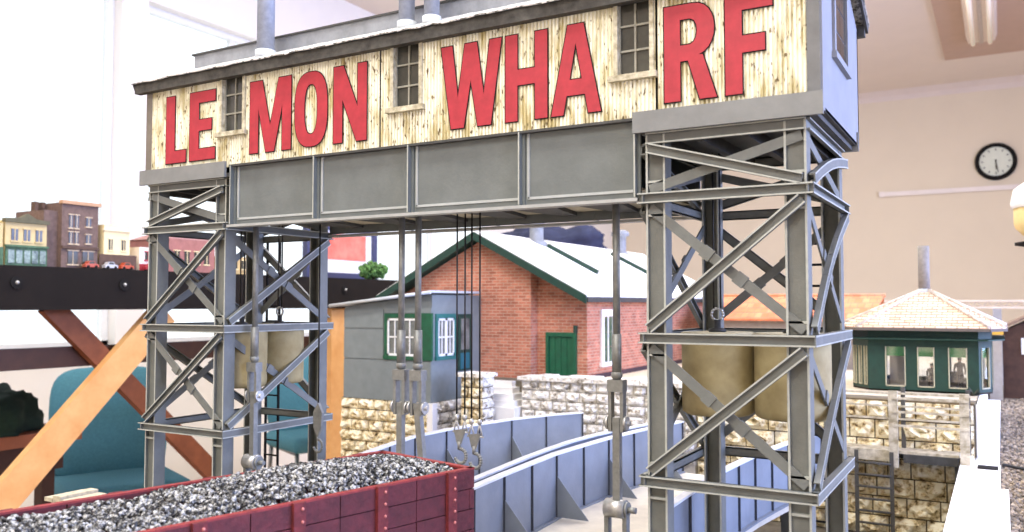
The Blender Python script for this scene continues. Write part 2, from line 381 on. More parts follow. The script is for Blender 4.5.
def tower(side, label):
    xa, xb = TX[side]; t = thing('steel_tower', ((xa + xb) / 2, (Y0 + Y1) / 2, GZ), label, 'tower', 'gantry towers')
    W, D = .0215, .020
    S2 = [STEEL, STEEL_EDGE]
    # four H-section posts
    for px in (xa + .007 + W / 2, xb - .007 - W / 2):
        for py, sg in ((Y0 + .007, 1), (Y1 - .007, -1)):
            m = MB(); z0, z1 = GZ, 1.384
            ya, yb = sorted((py, py + sg * D))
            for sx in (-1, 1):
                x = px + sx * (W / 2 - .0011)
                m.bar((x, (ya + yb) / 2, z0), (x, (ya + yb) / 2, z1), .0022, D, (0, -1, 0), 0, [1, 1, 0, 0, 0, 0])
            m.box(px - W / 2 + .002, px + W / 2 - .002, (ya + yb) / 2 - .0012 - sg * .004, (ya + yb) / 2 + .0012 - sg * .004, z0, z1)
            po = m.build('post', S2, t)
            for zb in BZ:
                for dz in (-.018, .018):
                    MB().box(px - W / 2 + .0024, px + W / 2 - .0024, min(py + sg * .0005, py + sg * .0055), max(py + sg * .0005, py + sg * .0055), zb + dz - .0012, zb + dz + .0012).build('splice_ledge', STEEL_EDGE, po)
            MB().box(px - .02, px + .02, (ya + yb) / 2 - .02, (ya + yb) / 2 + .02, GZ, GZ + .006).build('base_plate', STEEL, po)
    faces = [((xa, Y0), (xb, Y0), (0, -1, 0)), ((xb, Y0), (xb, Y1), (1, 0, 0)), ((xb, Y1), (xa, Y1), (0, 1, 0)), ((xa, Y1), (xa, Y0), (-1, 0, 0))]
    for fi, (a, b, n) in enumerate(faces):
        n = Vector(n); A = Vector((*a, 0)); B = Vector((*b, 0)); ax = (B - A).normalized()
        # ring beams
        for zi, z in enumerate(BZ): chan(MB(), A + Vector((0, 0, z)), B + Vector((0, 0, z)), n, .0112, .007, webout=(fi == 1 and zi > 0)).build('ring_beam', S2, t)
        chan(MB(), A + Vector((0, 0, 1.3768)) + ax * .008 - n * .004, B + Vector((0, 0, 1.3768)) - ax * .008 - n * .004, n, .012, .006).build('top_chord', S2, t)
        lv = [(1.370, 1.3182), (1.3068, 1.1700), (1.1580, 1.0200)]
        for li, (zt, zb) in enumerate(lv):
            e = .011
            l, r_ = A + ax * e, B - ax * e
            up = (l + Vector((0, 0, zb + .004)), r_ + Vector((0, 0, zt - .004)))      # rising brace
            dn = (l + Vector((0, 0, zt - .004)), r_ + Vector((0, 0, zb + .004)))      # falling brace
            front_is_up = True
            if li == 0: front_is_up = (side == 'L') if fi == 0 else (fi % 2 == 1)
            o_ = up if front_is_up else dn; i_ = dn if front_is_up else up
            bow = 0
            if side == 'R' and fi == 1: bow = (-.007, -.012, -.005)[li]
            chan(MB(), o_[0], o_[1], n, .011, .006, bow=bow, webout=(fi % 2 == 1)).build('brace', S2, t)
            q0, q1 = i_[0] - n * .0085, i_[1] - n * .0085
            MB().bar(q0, q1, .0105, .002, n).build('flat_brace', STEEL, t)
            if li:
                mid = (q0 + q1) / 2; d_ = (q1 - q0).normalized()
                for sg in (-1, 1):
                    MB().bar(mid + d_ * (sg * .022 - .006) + n * .0012, mid + d_ * (sg * .022 + .006) + n * .0012, .013, .003, n).build('splice_plate', STEEL, t)
    # fascia boards under the building
    for y0, y1 in ((.8495, .8535), (Y1 - .0005, Y1 + .0035)):
        MB().box(xa - .004, xb + .011 if side == 'R' else xb, y0, y1, 1.3825, 1.4052).build('fascia_board', STEEL_FLAT, t)
    part_box('cap_plate', t, DARK, xa + .003, xb + .004, Y0 + .002, Y1 - .002, 1.3835, 1.3885)
    for x in [xa + .02 + i * (xb - xa - .04) / 3 for i in range(4)]:
        part_box('cap_joist', t, DARK, x - .004, x + .004, Y0 + .008, Y1 - .008, 1.3695, 1.3835)
    return t
tower('L', 'grey lattice steel tower at the far left end of the gantry, beside the teal chair')
tower('R', 'grey lattice steel tower at the near right end of the gantry, beside the signal box')

# ================================================================== GIRDERS
def girder(y, n, label):
    xa, xb, za, zb = -.9635, -.3355, 1.3120, 1.3995
    t = thing('plate_girder', ((xa + xb) / 2, y, za), label, 'girder', 'girders between the towers')
    st = [xa + .004, -.800, -.6425, -.4825, xb - .004]
    for a, b in zip(st[:-1], st[1:]):
        wp = MB().box(a + .001, b - .001, y - .001, y + .001, za + .003, zb).build('web_panel', GIRDER, t)
        f = MB(); yy = y + n * .0018
        f.bar((a + .008, yy, za + .0105), (b - .004, yy, za + .0105), .003, .0014, (0, 1, 0)); f.bar((a + .0088, yy, za + .01), (a + .0088, yy, zb), .003, .0014, (0, 1, 0))
        f.build('panel_bead', mat('pale_grey_bead', (170, 174, 172), .5, .06, 60), wp)
    for x in st:
        MB().box(x - .0045, x + .0045, min(y, y + n * .003), max(y, y + n * .003), za + .003, zb).build('cover_plate', GIRDER, t)
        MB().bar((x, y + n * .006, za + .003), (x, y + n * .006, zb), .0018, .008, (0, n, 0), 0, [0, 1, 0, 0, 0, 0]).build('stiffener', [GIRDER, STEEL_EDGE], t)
    MB().bar((xa, y + n * .004, za), (xb, y + n * .004, za), .016, .0036, (0, 0, 1), 0).build('bottom_flange', mat('pale_grey_flange', (168, 170, 167), .5, .08, 60), t)
    MB().bar((xa, y + n * .003, zb), (xb, y + n * .003, zb), .012, .003, (0, 0, 1)).build('top_flange', DARK, t)
    return t
girder(.866, -1, 'grey plate girder spanning the front of the gantry under the letters')
girder(1.072, 1, 'grey plate girder along the rear underside of the gantry')

# ================================================================== WHARF BUILDING
bx0, bx1, by0, by1 = -1.150, -.146, .862, 1.104
wb = thing('wharf_building', ((bx0 + bx1) / 2, (by0 + by1) / 2, 1.392), 'long cream corrugated-iron hoist house lettered in red, on top of the gantry', 'building')
EZ = 1.533
win_x = [(-.9813, -.9393), (-.6675, -.6275), (-.3593, -.3224)]; wz0, wz1 = 1.4495, 1.5325
def corr(xa, xb, z0, z1):
    m = MB(); p = .0047; cols = int((xb - xa) / p * 10)
    def holes(x):
        for a, b in win_x:
            if a - .002 < x < b + .002: return True
        return False
    for i in range(cols):
        x0_, x1_ = xa + (xb - xa) * i / cols, xa + (xb - xa) * (i + 1) / cols
        spans = [(z0, wz0 - .004)] if holes((x0_ + x1_) / 2) else [(z0, z1)]
        for (a, b) in spans:
            f = lambda x: by0 - .0013 + .0034 * (1 - abs(math.sin(PI * x / p))) ** 1.6
            k = m.add([(x0_, f(x0_), a), (x1_, f(x1_), a), (x1_, f(x1_), b), (x0_, f(x0_), b)])
            m.face((k, k + 1, k + 2, k + 3), 0, True)
    me = m.mesh('corrugated_sheet', CREAM, wloc(wb), fix=False)
    bm = bmesh.new(); bm.from_mesh(me); bmesh.ops.remove_doubles(bm, verts=bm.verts, dist=1e-6); bm.to_mesh(me); bm.free()
    return put('corrugated_sheet', me, wb)
for a, b in ((-1.140, -.6915), (-.6890, -.3165), (-.3150, -.1590)): corr(a, b, 1.3985, 1.5345)
MB().box(-.6918, -.6888, by0 - .0005, by0 + .003, 1.3985, 1.5345).build('sheet_joint', BLACK, wb)
MB().box(bx0 + .002, bx1 - .004, by0 + .012, by1 - .012, 1.4000, 1.534).build('inner_core', DARK, wb)
# back wall, end walls (gabled), corner boards
MB().box(bx0, bx1, by1 - .006, by1, 1.3905, 1.534).build('back_wall', ENDW, wb)
yr, zr = .983, 1.596
def gable(x0, x1):
    return MB().prism([(x0, by0 + .001, 1.3895), (x0, by0 + .001, EZ + .002), (x0, yr, zr - .006), (x0, by1, EZ), (x0, by1, 1.3895)], (x1 - x0, 0, 0))
gable(bx1 - .004, bx1).build('end_wall', ENDW, wb)
gable(bx0, bx0 + .004).build('end_wall', ENDW, wb)
MB().box(-.160, bx1 - .0015, by0 - .002, by0 + .001, 1.4055, EZ + .004).build('corner_board', mat('grey_corner_board', (112, 113, 112), .6, .1, 60), wb)
MB().box(bx0 - .002, -1.139, by0 - .002, by0 + .001, 1.3985, EZ + .004).build('corner_board', mat('brown_grey_corner', (120, 112, 100), .6, .1, 60), wb)
# underside of the building
MB().box(bx0, bx1, by0 + .012, by1 - .004, 1.3890, 1.3930).build('floor_plate', DARK, wb)
MB().box(-.955, -.345, .875, 1.066, 1.3275, 1.3300).build('soffit_sheet', mat('cream_soffit', (206, 196, 170), .8, rgb2=(120, 112, 96), scale=12), wb)
for x in (-.90, -.79, -.70, -.60, -.52, -.43):
    MB().prism([(x - .045, .874, 1.3275), (x + .045, .874, 1.3275), (x + .012, 1.066, 1.3275), (x - .012, 1.066, 1.3275)], (0, 0, -.005)).build('soffit_beam', DARK, wb)
# front windows
def bwin(xa, xb, z0, z1, y):
    w_ = MB(); fw = .0048
    for x in (xa - fw / 2, xb + fw / 2): w_.box(x - fw / 2, x + fw / 2, y - .004, y + .004, z0 - .002, z1)
    w_.box(xa - fw, xb + fw, y - .003, y + .004, z1 - .001, z1 + .003)
    o = w_.build('window', SASH, wb)
    MB().box(xa - .0105, xb + .0085, y - .0075, y + .002, z0 - .0065, z0).build('window_sill', SASH, o)
    cols, rows = 2, 3
    for i in range(cols):
        for j in range(rows):
            MB().box(xa + (xb - xa) * i / cols, xa + (xb - xa) * (i + 1) / cols, y + .0045, y + .0055, z0 + (z1 - z0) * j / rows, z0 + (z1 - z0) * (j + 1) / rows).build('pane', PANE, o)
    g = MB()
    for i in range(cols + 1):
        x = xa + (xb - xa) * i / cols; g.box(x - .0011, x + .0011, y + .0025, y + .0046, z0, z1)
    for j in range(rows + 1):
        z = z0 + (z1 - z0) * j / rows; g.box(xa, xb, y + .0022, y + .0046, z - .0011, z + .0011)
    g.build('glazing_bars', SASHBAR, o)
for a, b in win_x: bwin(a, b, wz0, wz1, by0)
# end window, in the right-hand wall
ew = MB(); ya, yb, za, zb = .925, 1.010, 1.462, 1.575
for y in (ya, yb): ew.box(bx1, bx1 + .003, y - .004, y + .004, za - .004, zb)
ew.box(bx1, bx1 + .005, ya - .008, yb + .008, za - .008, za - .001); ew.box(bx1, bx1 + .003, ya - .004, yb + .004, zb, zb + .005)
ew = ew.build('end_window', ENDW, wb)
for i in range(2):
    for j in range(4):
        MB().box(bx1, bx1 + .0008, ya + .004 + i * .0385, ya + .0415 + i * .0385, za + j * .028, za + .026 + j * .028).build('pane', PANE, ew)
# roof: two slopes, gutter fascia, ridge ventilator
def slope(y0, z0, y1, z1, nm):
    m = MB(); x0_, x1_ = bx0 - .022, bx1 + .012; n = 60; rnd = random.Random(3)
    nrm = Vector((0, -(z1 - z0), (y1 - y0))).normalized(); 
    if nrm.z < 0: nrm = -nrm
    prev = None
    for i in range(n + 1):
        x = x0_ + (x1_ - x0_) * i / n; j = rnd.uniform(-.0012, .0012); q = rnd.uniform(-.0028, .0006)
        d = Vector((0, y1 - y0, z1 - z0)).normalized() * q
        row = [Vector((x, y0, z0 + j)) + d, Vector((x, y1, z1)), Vector((x, y1, z1)) + nrm * .0017, Vector((x, y0, z0 + j)) + d + nrm * .0017]
        k = m.add(row)
        if prev is not None:
            for a in range(4): b = (a + 1) % 4; m.face((prev + a, prev + b, k + b, k + a))
        else: m.face((k, k + 1, k + 2, k + 3))
        prev = k
    m.face((prev + 3, prev + 2, prev + 1, prev))
    return m.build(nm, ROOFW, wb)
slope(.847, 1.5425, yr, 1.6035, 'roof_slope')
slope(1.122, 1.5425, yr, 1.6035, 'roof_slope')
MB().box(bx0 - .018, bx1 + .008, .850, .861, 1.5275, 1.5430).build('eaves_fascia', mat('dark_eaves_timber', (84, 82, 76), .8, rgb2=(48, 46, 42), scale=90), wb)
MB().box(bx0 - .018, bx1 + .008, 1.106, 1.116, 1.5275, 1.5420).build('eaves_fascia', DARK, wb)
for x in (bx0 - .020, bx1 + .0095):
    MB().bar((x, .850, 1.5385), (x, yr, 1.5985), .003, .012).build('barge_board', DARK, wb)
    MB().bar((x, 1.120, 1.5385), (x, yr, 1.5985), .003, .012).build('barge_board', DARK, wb)
MB().box(-1.138, -.17, .938, 1.028, 1.575, 1.6060).build('ridge_ventilator', SLATE, wb)
MB().box(-1.142, -.166, .935, 1.031, 1.6060, 1.6085).build('ventilator_cap', DARK, wb)
for x, r_ in ((-.9375, .0128), (-.678, .0108), (-.6375, .0104)):
    p_ = MB().cyl((x, .90, 1.560), (x, .90, 1.76), r_, n=18).build('chimney_pipe', PIPE, wb)
    MB().cyl((x, .90, 1.561), (x, .90, 1.5745), r_ + .0022, n=18).build('flashing', LEAD, p_)

# ---- red letters with black outlines
ST = .30
def ring(cx, cy, rx, ry, e=2.6, n=36):
    out = []
    for i in range(n):
        a = 2 * PI * i / n; c_, s_ = math.cos(a), math.sin(a)
        out.append((cx + rx * math.copysign(abs(c_) ** (2 / e), c_), cy + ry * math.copysign(abs(s_) ** (2 / e), s_)))
    return out
def arcR():
    # outer outline of R bowl, from (0.5,1) round to (0.5,.44)
    o = []
    for i in range(13):
        a = PI / 2 - PI * i / 12; o.append((.52 + .44 * max(0, math.cos(a)) ** .8, .725 + .275 * math.sin(a)))
    return o
GL = {
 'L': ([[(0, 0), (1, 0), (1, .18), (.43, .18), (.43, 1), (0, 1)]]),
 'E': ([[(0, 0), (1, 0), (1, .165), (.36, .165), (.36, .43), (.86, .43), (.86, .59), (.36, .59), (.36, .84), (1, .84), (1, 1), (0, 1)]]),
 'F': ([[(0, 0), (.36, 0), (.36, .41), (.84, .41), (.84, .58), (.36, .58), (.36, .84), (1, .84), (1, 1), (0, 1)]]),
 'H': ([[(0, 0), (.29, 0), (.29, .41), (.71, .41), (.71, 0), (1, 0), (1, 1), (.71, 1), (.71, .59), (.29, .59), (.29, 1), (0, 1)]]),
 'M': ([[(0, 0), (.21, 0), (.21, .62), (.40, 0), (.60, 0), (.79, .62), (.79, 0), (1, 0), (1, 1), (.70, 1), (.50, .36), (.30, 1), (0, 1)]]),
 'N': ([[(0, 0), (.27, 0), (.27, .56), (.70, 0), (1, 0), (1, 1), (.73, 1), (.73, .44), (.30, 1), (0, 1)]]),
 'W': ([[(.17, 0), (.385, 0), (.50, .56), (.615, 0), (.83, 0), (1, 1), (.81, 1), (.715, .36), (.60, 1), (.40, 1), (.285, .36), (.19, 1), (0, 1)]]),
 'A': ([[(0, 0), (.25, 0), (.315, .21), (.685, .21), (.75, 0), (1, 0), (.66, 1), (.34, 1)], [(.375, .385), (.50, .79), (.625, .385)]]),
 'O': ([ring(.5, .5, .5, .5, 2.7), ring(.5, .5, .20, .335, 2.5)]),
 'R': ([[(0, 0), (.31, 0), (.31, .41), (.46, .41), (.68, 0), (1, 0), (.74, .455)] + list(reversed(arcR()))[1:] + [(0, 1)],
        [(.31, .575), (.31, .845), (.50, .845), (.58, .82), (.625, .77), (.635, .71), (.62, .645), (.575, .60), (.50, .575)]]),
}
def letter(ch, xa, xb, za, zb, off, depth, m, y, parent, name):
    cu = bpy.data.curves.new('tmp', 'CURVE'); cu.dimensions = '2D'; cu.fill_mode = 'BOTH'; cu.extrude = depth / 2; cu.offset = off
    for loop in GL[ch]:
        sp = cu.splines.new('POLY'); sp.points.add(len(loop) - 1); sp.use_cyclic_u = True
        for p, (u, v) in zip(sp.points, loop): p.co = ((u - .5) * (xb - xa), (v - .5) * (zb - za), 0, 1)
    ob = bpy.data.objects.new('tmp', cu); COL.objects.link(ob)
    dg = bpy.context.evaluated_depsgraph_get(); dg.update()
    me = bpy.data.meshes.new_from_object(ob.evaluated_get(dg)); bpy.data.objects.remove(ob); bpy.data.curves.remove(cu)
    me.transform(Matrix.Rotation(PI / 2, 4, 'X')); me.materials.clear(); me.materials.append(m)
    o = put(name, me, parent); o.location = Vector(((xa + xb) / 2, y, (za + zb) / 2)) - wloc(parent)
    return o
LET = [('L', -1.104, -1.059), ('E', -1.051, -.996), ('M', -.9245, -.845), ('O', -.838, -.7790), ('N', -.7680, -.7115), ('W', -.594, -.5075), ('H', -.502, -.4465), ('A', -.4415, -.3795), ('R', -.306, -.2495), ('F', -.2405, -.1925)]
for ch, a, b in LET:
    o = letter(ch, a, b, 1.4135, 1.5160, 0, .0006, RED, by0 - .0025, wb, 'letter')
    o['label'] = 'red painted letter ' + ch
    letter(ch, a, b, 1.4135, 1.5160, .0013, .0005, BLACK, by0 - .0022, o, 'letter_outline')

# ================================================================== HANGER RODS
def hanger(x, y, label, tilt=0.0):
    t = thing('hanger_rod', (x, y, .955), label, 'hanger rod', 'hanger rods under the gantry')
    MB().cyl((x, y, 1.150), (x, y, 1.3275), .0042, n=14).build('rod', IRON, t)
    MB().cyl((x, y, 1.122), (x, y, 1.166), .0058, .0058, n=6).build('coupling_sleeve', IRON, t)
    MB().lathe((x, y, 1.114), [(.0042, .0), (.0066, .004), (.0066, .008), (.0042, .010)], 10).build('nut', IRON, t)
    cl = MB().box(x - .0095, x + .0095, y - .0065, y + .0065, 1.101, 1.1145)
    for sx in (-1, 1): cl.box(x + sx * .0072 - .0020, x + sx * .0072 + .0020, y - .0048, y + .0048, 1.056, 1.101)
    cl.build('clevis', IRON, t)
    pn = MB().cyl((x - .016, y, 1.066), (x + .016, y, 1.066), .0030, n=10)
    pn.cyl((x - .0125, y, 1.066), (x - .0095, y, 1.066), .0080, n=14); pn.cyl((x + .0095, y, 1.066), (x + .0125, y, 1.066), .0080, n=14)
    pn.build('clevis_pin', ZINC, t)
    MB().bar((x, y, 1.072), (x + tilt, y, .962), .0085, .008, (0, 1, 0)).build('link_bar', IRON, t)
    x2 = x + tilt
    low = MB().cyl((x2 - .014, y, .970), (x2 + .010, y, .970), .0105, n=18); low.build('lower_boss', ZINC, t)
    lp = MB().cyl((x2 + .010, y, .970), (x2 + .013, y, .970), .0085, n=18); lp.cyl((x2 + .012, y, .970), (x2 + .022, y, .970), .0035, n=8); lp.build('boss_bolt', IRON, t)
    fk = MB()
    for sx in (-.012, .010): fk.box(x2 + sx - .0025, x2 + sx + .0025, y - .005, y + .005, .862, .968)
    fk.build('lower_fork', IRON, t)
    return t
hanger(-.952, .90, 'long grey hanger rod with clevis beside the left tower')
hanger(-.684, .90, 'left one of the two adjacent hanger rods behind the coal wagon')
hanger(-.657, .90, 'right one of the two adjacent hanger rods behind the coal wagon', .012)
hanger(-.3795, .90, 'single hanger rod with clevis between the girder bridge and the right tower')

# ================================================================== HOIST CABLES WITH HOOKS
def hook_pts(c, s):
    c = Vector(c); out = []
    for i in range(15):
        a = math.radians(100 - i * 19); out.append(c + Vector((math.cos(a) * .011 * s, 0, math.sin(a) * .012 * s)))
    return out
def hoist(xs, y, zb, label):
    t = thing('hoist_cable', (sum(xs) / 2, y, zb - .04), label, 'hoist cable', 'hoist cables over the wagon')
    for x in xs: MB().cyl((x, y, zb + .012), (x, y, 1.3275), .0011, n=8).build('cable', WIRE, t)
    for x in xs:
        sh = MB(); sh.lathe((x, y, zb + .008), [(.001, 0), (.003, .002), (.003, .006), (.001, .008)], 8)
        for sx in (-1, 1): sh.cyl((x, y, zb + .010), (x + sx * .004, y, zb - .006), .0010, n=6)
        sh.cyl((x - .006, y, zb - .006), (x + .006, y, zb - .006), .0012, n=6); sh.build('shackle', ZINC, t)
    c = Vector((sum(xs) / 2, y, zb - .036))
    MB().prism([(xs[0] - .004, y - .0012, zb - .004), (xs[1] + .002, y - .0012, zb - .002), (c.x + .001, y - .0012, zb - .020), (c.x - .002, y - .0012, zb - .026), (c.x - .006, y - .0012, zb - .018)], (0, .0024, 0)).build('hook_plate', IRON, t)
    h = MB(); h.tube(hook_pts(c, .75), .0022, 8); h.cyl(c + Vector((-.002, 0, .008)), (c.x - .002, y, zb - .018), .0024, n=8)
    h.build('hook', IRON, t)
hoist((-.5965, -.5845), .90, 1.046, 'pair of black hoist cables with a grey hook above the wagon corner, left pair')
hoist((-.5745, -.5625), .90, 1.042, 'pair of black hoist cables with a grey hook above the wagon corner, right pair')
t = thing('hoist_hook_block', (-.905, .985, .975), 'single black cable with a pointed grey hook block beside the left tower', 'hoist hook')
MB().cyl((-.905, .985, 1.05), (-.905, .985, 1.3275), .0012, n=8).build('cable', WIRE, t)
m = MB(); m.prism([(-.914, .983, 1.035), (-.904, .983, 1.05), (-.896, .983, 1.035), (-.898, .983, 1.012), (-.905, .983, .998), (-.913, .983, 1.012)], (0, .005, 0)); m.build('block', IRON, t)
MB().tube(hook_pts((-.905, .985, .985), .8), .002, 8).build('hook', IRON, t)

# ================================================================== COUNTERWEIGHTS
def weight(x, y, label, r_=.0405):
    t = thing('counterweight', (x, y, 1.075), label, 'counterweight', 'cylindrical counterweights in the towers')
    MB().lathe((x, y, 1.075), [(r_ - .0045, 0), (r_ - .0005, .003), (r_, .01), (r_, .084), (r_ - .001, .088)], 32).build('drum', CONC, t)
    MB().lathe((x, y, 1.163), [(r_, 0), (r_ + .001, .001), (r_ + .001, .004), (r_ - .001, .005)], 32).build('rim', mat('pale_tan_rim', (206, 194, 156), .7, .1, 50), t)
    e = MB(); e.lathe((x, y, 1.168), [(.010, 0), (.010, .003), (.004, .005), (.004, .014)], 12); e.build('lifting_eye', IRON_D, t)
    MB().tube([Vector((x, y, 1.188)) + Vector((math.cos(a) * .007, 0, math.sin(a) * .007)) for a in [i * PI / 6 for i in range(13)]], .0016, 6).build('ring', ZINC, t)
    for dx in (-.004, .004): MB().cyl((x + dx, y, 1.192), (x + dx, y, 1.3755), .0011, n=6).build('suspension_wire', WIRE, t)
weight(-.2835, .968, 'tan cylindrical counterweight inside the right tower, the one further from its outer side')
weight(-.2005, .968, 'tan cylindrical counterweight inside the right tower, next to its outer side')
weight(-1.0045, 1.002, 'tan cylindrical counterweight inside the left tower, at its rear next to the far posts', .038)
weight(-1.003, .922, 'tan cylindrical counterweight inside the left tower, directly behind its front brace', .038)
# ladders inside the towers
def ladder(x0, x1, y, z0, z1, label, m, name='access_ladder', step=.026, r_=.0016, sw=.0035):
    t = thing(name, ((x0 + x1) / 2, y, z0), label, 'ladder')
    for x in (x0, x1): MB().bar((x, y, z0), (x, y, z1), sw, .003, (0, 1, 0)).build('stile', m, t)
    z = z0 + step * .7
    while z < z1 - .01:
        MB().cyl((x0, y, z), (x1, y, z), r_, n=6).build('rung', m, t); z += step
    return t
ladder(-1.128, -1.098, 1.094, GZ, 1.31, 'thin black ladder up the back of the left tower', BLACK)
ladder(-.205, -.180, 1.094, GZ, 1.31, 'thin black ladder up the back of the right tower', BLACK)

# ================================================================== COAL WAGON
WA = math.radians(-13)                   # turned a little to the right of the depth axis
wc = Vector((-.507, .800, 1.02))         # far right top corner
fx, fy = math.cos(WA), math.sin(WA)      # local x axis (across) in world
def wl_(u, v, z):                        # u across from right side (negative = left), v along from the far end (negative = nearer)
    return (wc.x + u * fx - v * fy, wc.y + u * fy + v * fx, z)
WWD, WLN, WZT, WZB = .160, .60, 1.02, .905
t = thing('coal_wagon', (*wl_(-WWD / 2, -WLN / 2, 0)[:2], GZ + .010), 'oxide red plank-sided open wagon loaded with coal', 'wagon')
def wbox(m, u0, u1, v0, v1, z0, z1, mi=0):
    return m.hexa([wl_(u0, v0, z0), wl_(u1, v0, z0), wl_(u1, v1, z0), wl_(u0, v1, z0), wl_(u0, v0, z1), wl_(u1, v0, z1), wl_(u1, v1, z1), wl_(u0, v1, z1)], mi)
rows = [(.9985, 1.0185), (.9765, .9975), (.9545, .9755), (.9325, .9535), (.910, .9315)]
posts = [-.036, -.130, -.225, -.32, -.415, -.51, -.592]
rw = random.Random(5)
for side in (0, 1):
    ua, ub = (-.0065, 0) if side == 0 else (-WWD, -WWD + .0065)
    cuts = [0, -.083, -.178, -.272, -.367, -.462, -WLN]
    for ri, (z0, z1) in enumerate(rows):
        for a, b in zip(cuts[:-1], cuts[1:]):
            j = rw.uniform(-.0006, .0006)
            wbox(MB(), ua + j, ub + j, b + .0006, a - .0006, z0, z1).build('side_plank', WAGON, t)
    wbox(MB(), ua - .0005, ub + .0005, -WLN, 0, 1.0185, 1.0205).build('top_capping', WAGON_E, t)
    for pv in posts:
        u0, u1 = (0, .0045) if side == 0 else (-WWD - .0045, -WWD)
        so = wbox(MB(), u0, u1, pv - .0062, pv + .0062, .905, 1.0205).build('stanchion', mat('dark_oxide_strap', (116, 38, 40), .7, .25, 90, bump=.4), t)
        if side == 0:
            for k in range(9):
                p_ = Vector(wl_(.0046, pv + .0028, 1.0145 - k * .0118)); MB().sphere(p_, .0017, 6, 4).build('rivet', RIVET, so)
for ev in (0, -WLN):
    for z0, z1 in rows:
        wbox(MB(), -WWD, 0, ev - .0065 if ev == 0 else ev, ev if ev == 0 else ev + .0065, z0, z1).build('end_plank', WAGON, t)
    wbox(MB(), -WWD, 0, ev - .007 if ev == 0 else ev - .0005, ev + .0005 if ev == 0 else ev + .007, 1.0185, 1.0205).build('top_capping', WAGON_E, t)
wbox(MB(), -WWD + .003, -.003, -WLN + .003, -.003, .905, .960).build('floor_pan', WAGON, t)
wbox(MB(), -WWD + .02, -.02, -WLN + .01, -.01, .889, .905).build('solebars', BLACK, t)
for v in (-.12, -.48):
    for u in (-.035, -WWD + .035):
        p0, p1 = wl_(u - .006, v, .872), wl_(u + .006, v, .872); MB().cyl(p0, p1, .022, n=24).build('wheel', IRON_D, t)
    MB().cyl(wl_(-.03, v, .872), wl_(-WWD + .03, v, .872), .004, n=8).build('axle', IRON_D, t)
# coal lumps
cb = MB(); rc = random.Random(11)
ico = [(0, 0, 1), (.9, 0, .25), (.28, .86, .3), (-.73, .53, .25), (-.73, -.53, .3), (.28, -.86, .25), (.5, .45, -.7), (-.5, .4, -.75), (0, -.6, -.75)]
icf = [(0, 1, 2), (0, 2, 3), (0, 3, 4), (0, 4, 5), (0, 5, 1), (1, 6, 2), (2, 6, 7), (2, 7, 3), (3, 7, 4), (4, 7, 8), (4, 8, 5), (5, 8, 1), (1, 8, 6), (6, 8, 7)]
def lump(mb, c, r_, rr):
    R = Matrix.Rotation(rr.uniform(0, 6.3), 3, 'Z') @ Matrix.Rotation(rr.uniform(0, 6.3), 3, 'X'); s3 = Vector((rr.uniform(.75, 1.3), rr.uniform(.75, 1.3), rr.uniform(.6, 1.0)))
    k = mb.add([Vector(c) + R @ Vector((p[0] * s3.x * r_, p[1] * s3.y * r_, p[2] * s3.z * r_)) * rr.uniform(.85, 1.15) for p in ico])
    for f in icf: mb.face([k + i for i in f])
def coal_h(u, v):
    a = (u + WWD / 2) / (WWD / 2); b = (v + .15) / .13
    edge = max(0, 1 - abs(a) ** 3)
    hh = 1.0125 + .013 * edge * math.exp(-b * b) + .004 * edge
    hh -= .004 * max(0, 1 - (-v) / .02)
    return hh + .0016 * math.sin(u * 120) * math.cos(v * 90)
for i in range(9500):
    u = rc.uniform(-WWD + .010, -.010); v = rc.uniform(-WLN + .01, -.010)
    lump(cb, wl_(u, v, coal_h(u, v) + rc.uniform(-.004, .0012)), rc.uniform(.0017, .0035), rc)
co = put('coal_load', cb.mesh('coal_load', COAL, wloc(t), fix=False)); co.location = wloc(t)
tag(co, 'heap of glossy black and grey coal filling the red wagon', 'coal', kind='stuff')
co.location = wloc(t)
# track under the wagon
t = thing('wagon_track', (*wl_(-WWD / 2, -WLN / 2, 0)[:2], GZ), 'pair of rails on sleepers under the red wagon', 'track')
for u in (-.035, -WWD + .035): wbox(MB(), u - .003, u + .003, -WLN, .03, GZ + .004, GZ + .010).build('rail', IRON_D, t)
for i in range(14): wbox(MB(), -WWD + .01, -.01, -WLN + .01 + i * .045, -WLN + .03 + i * .045, GZ, GZ + .0045).build('sleeper', WOOD_X, t)
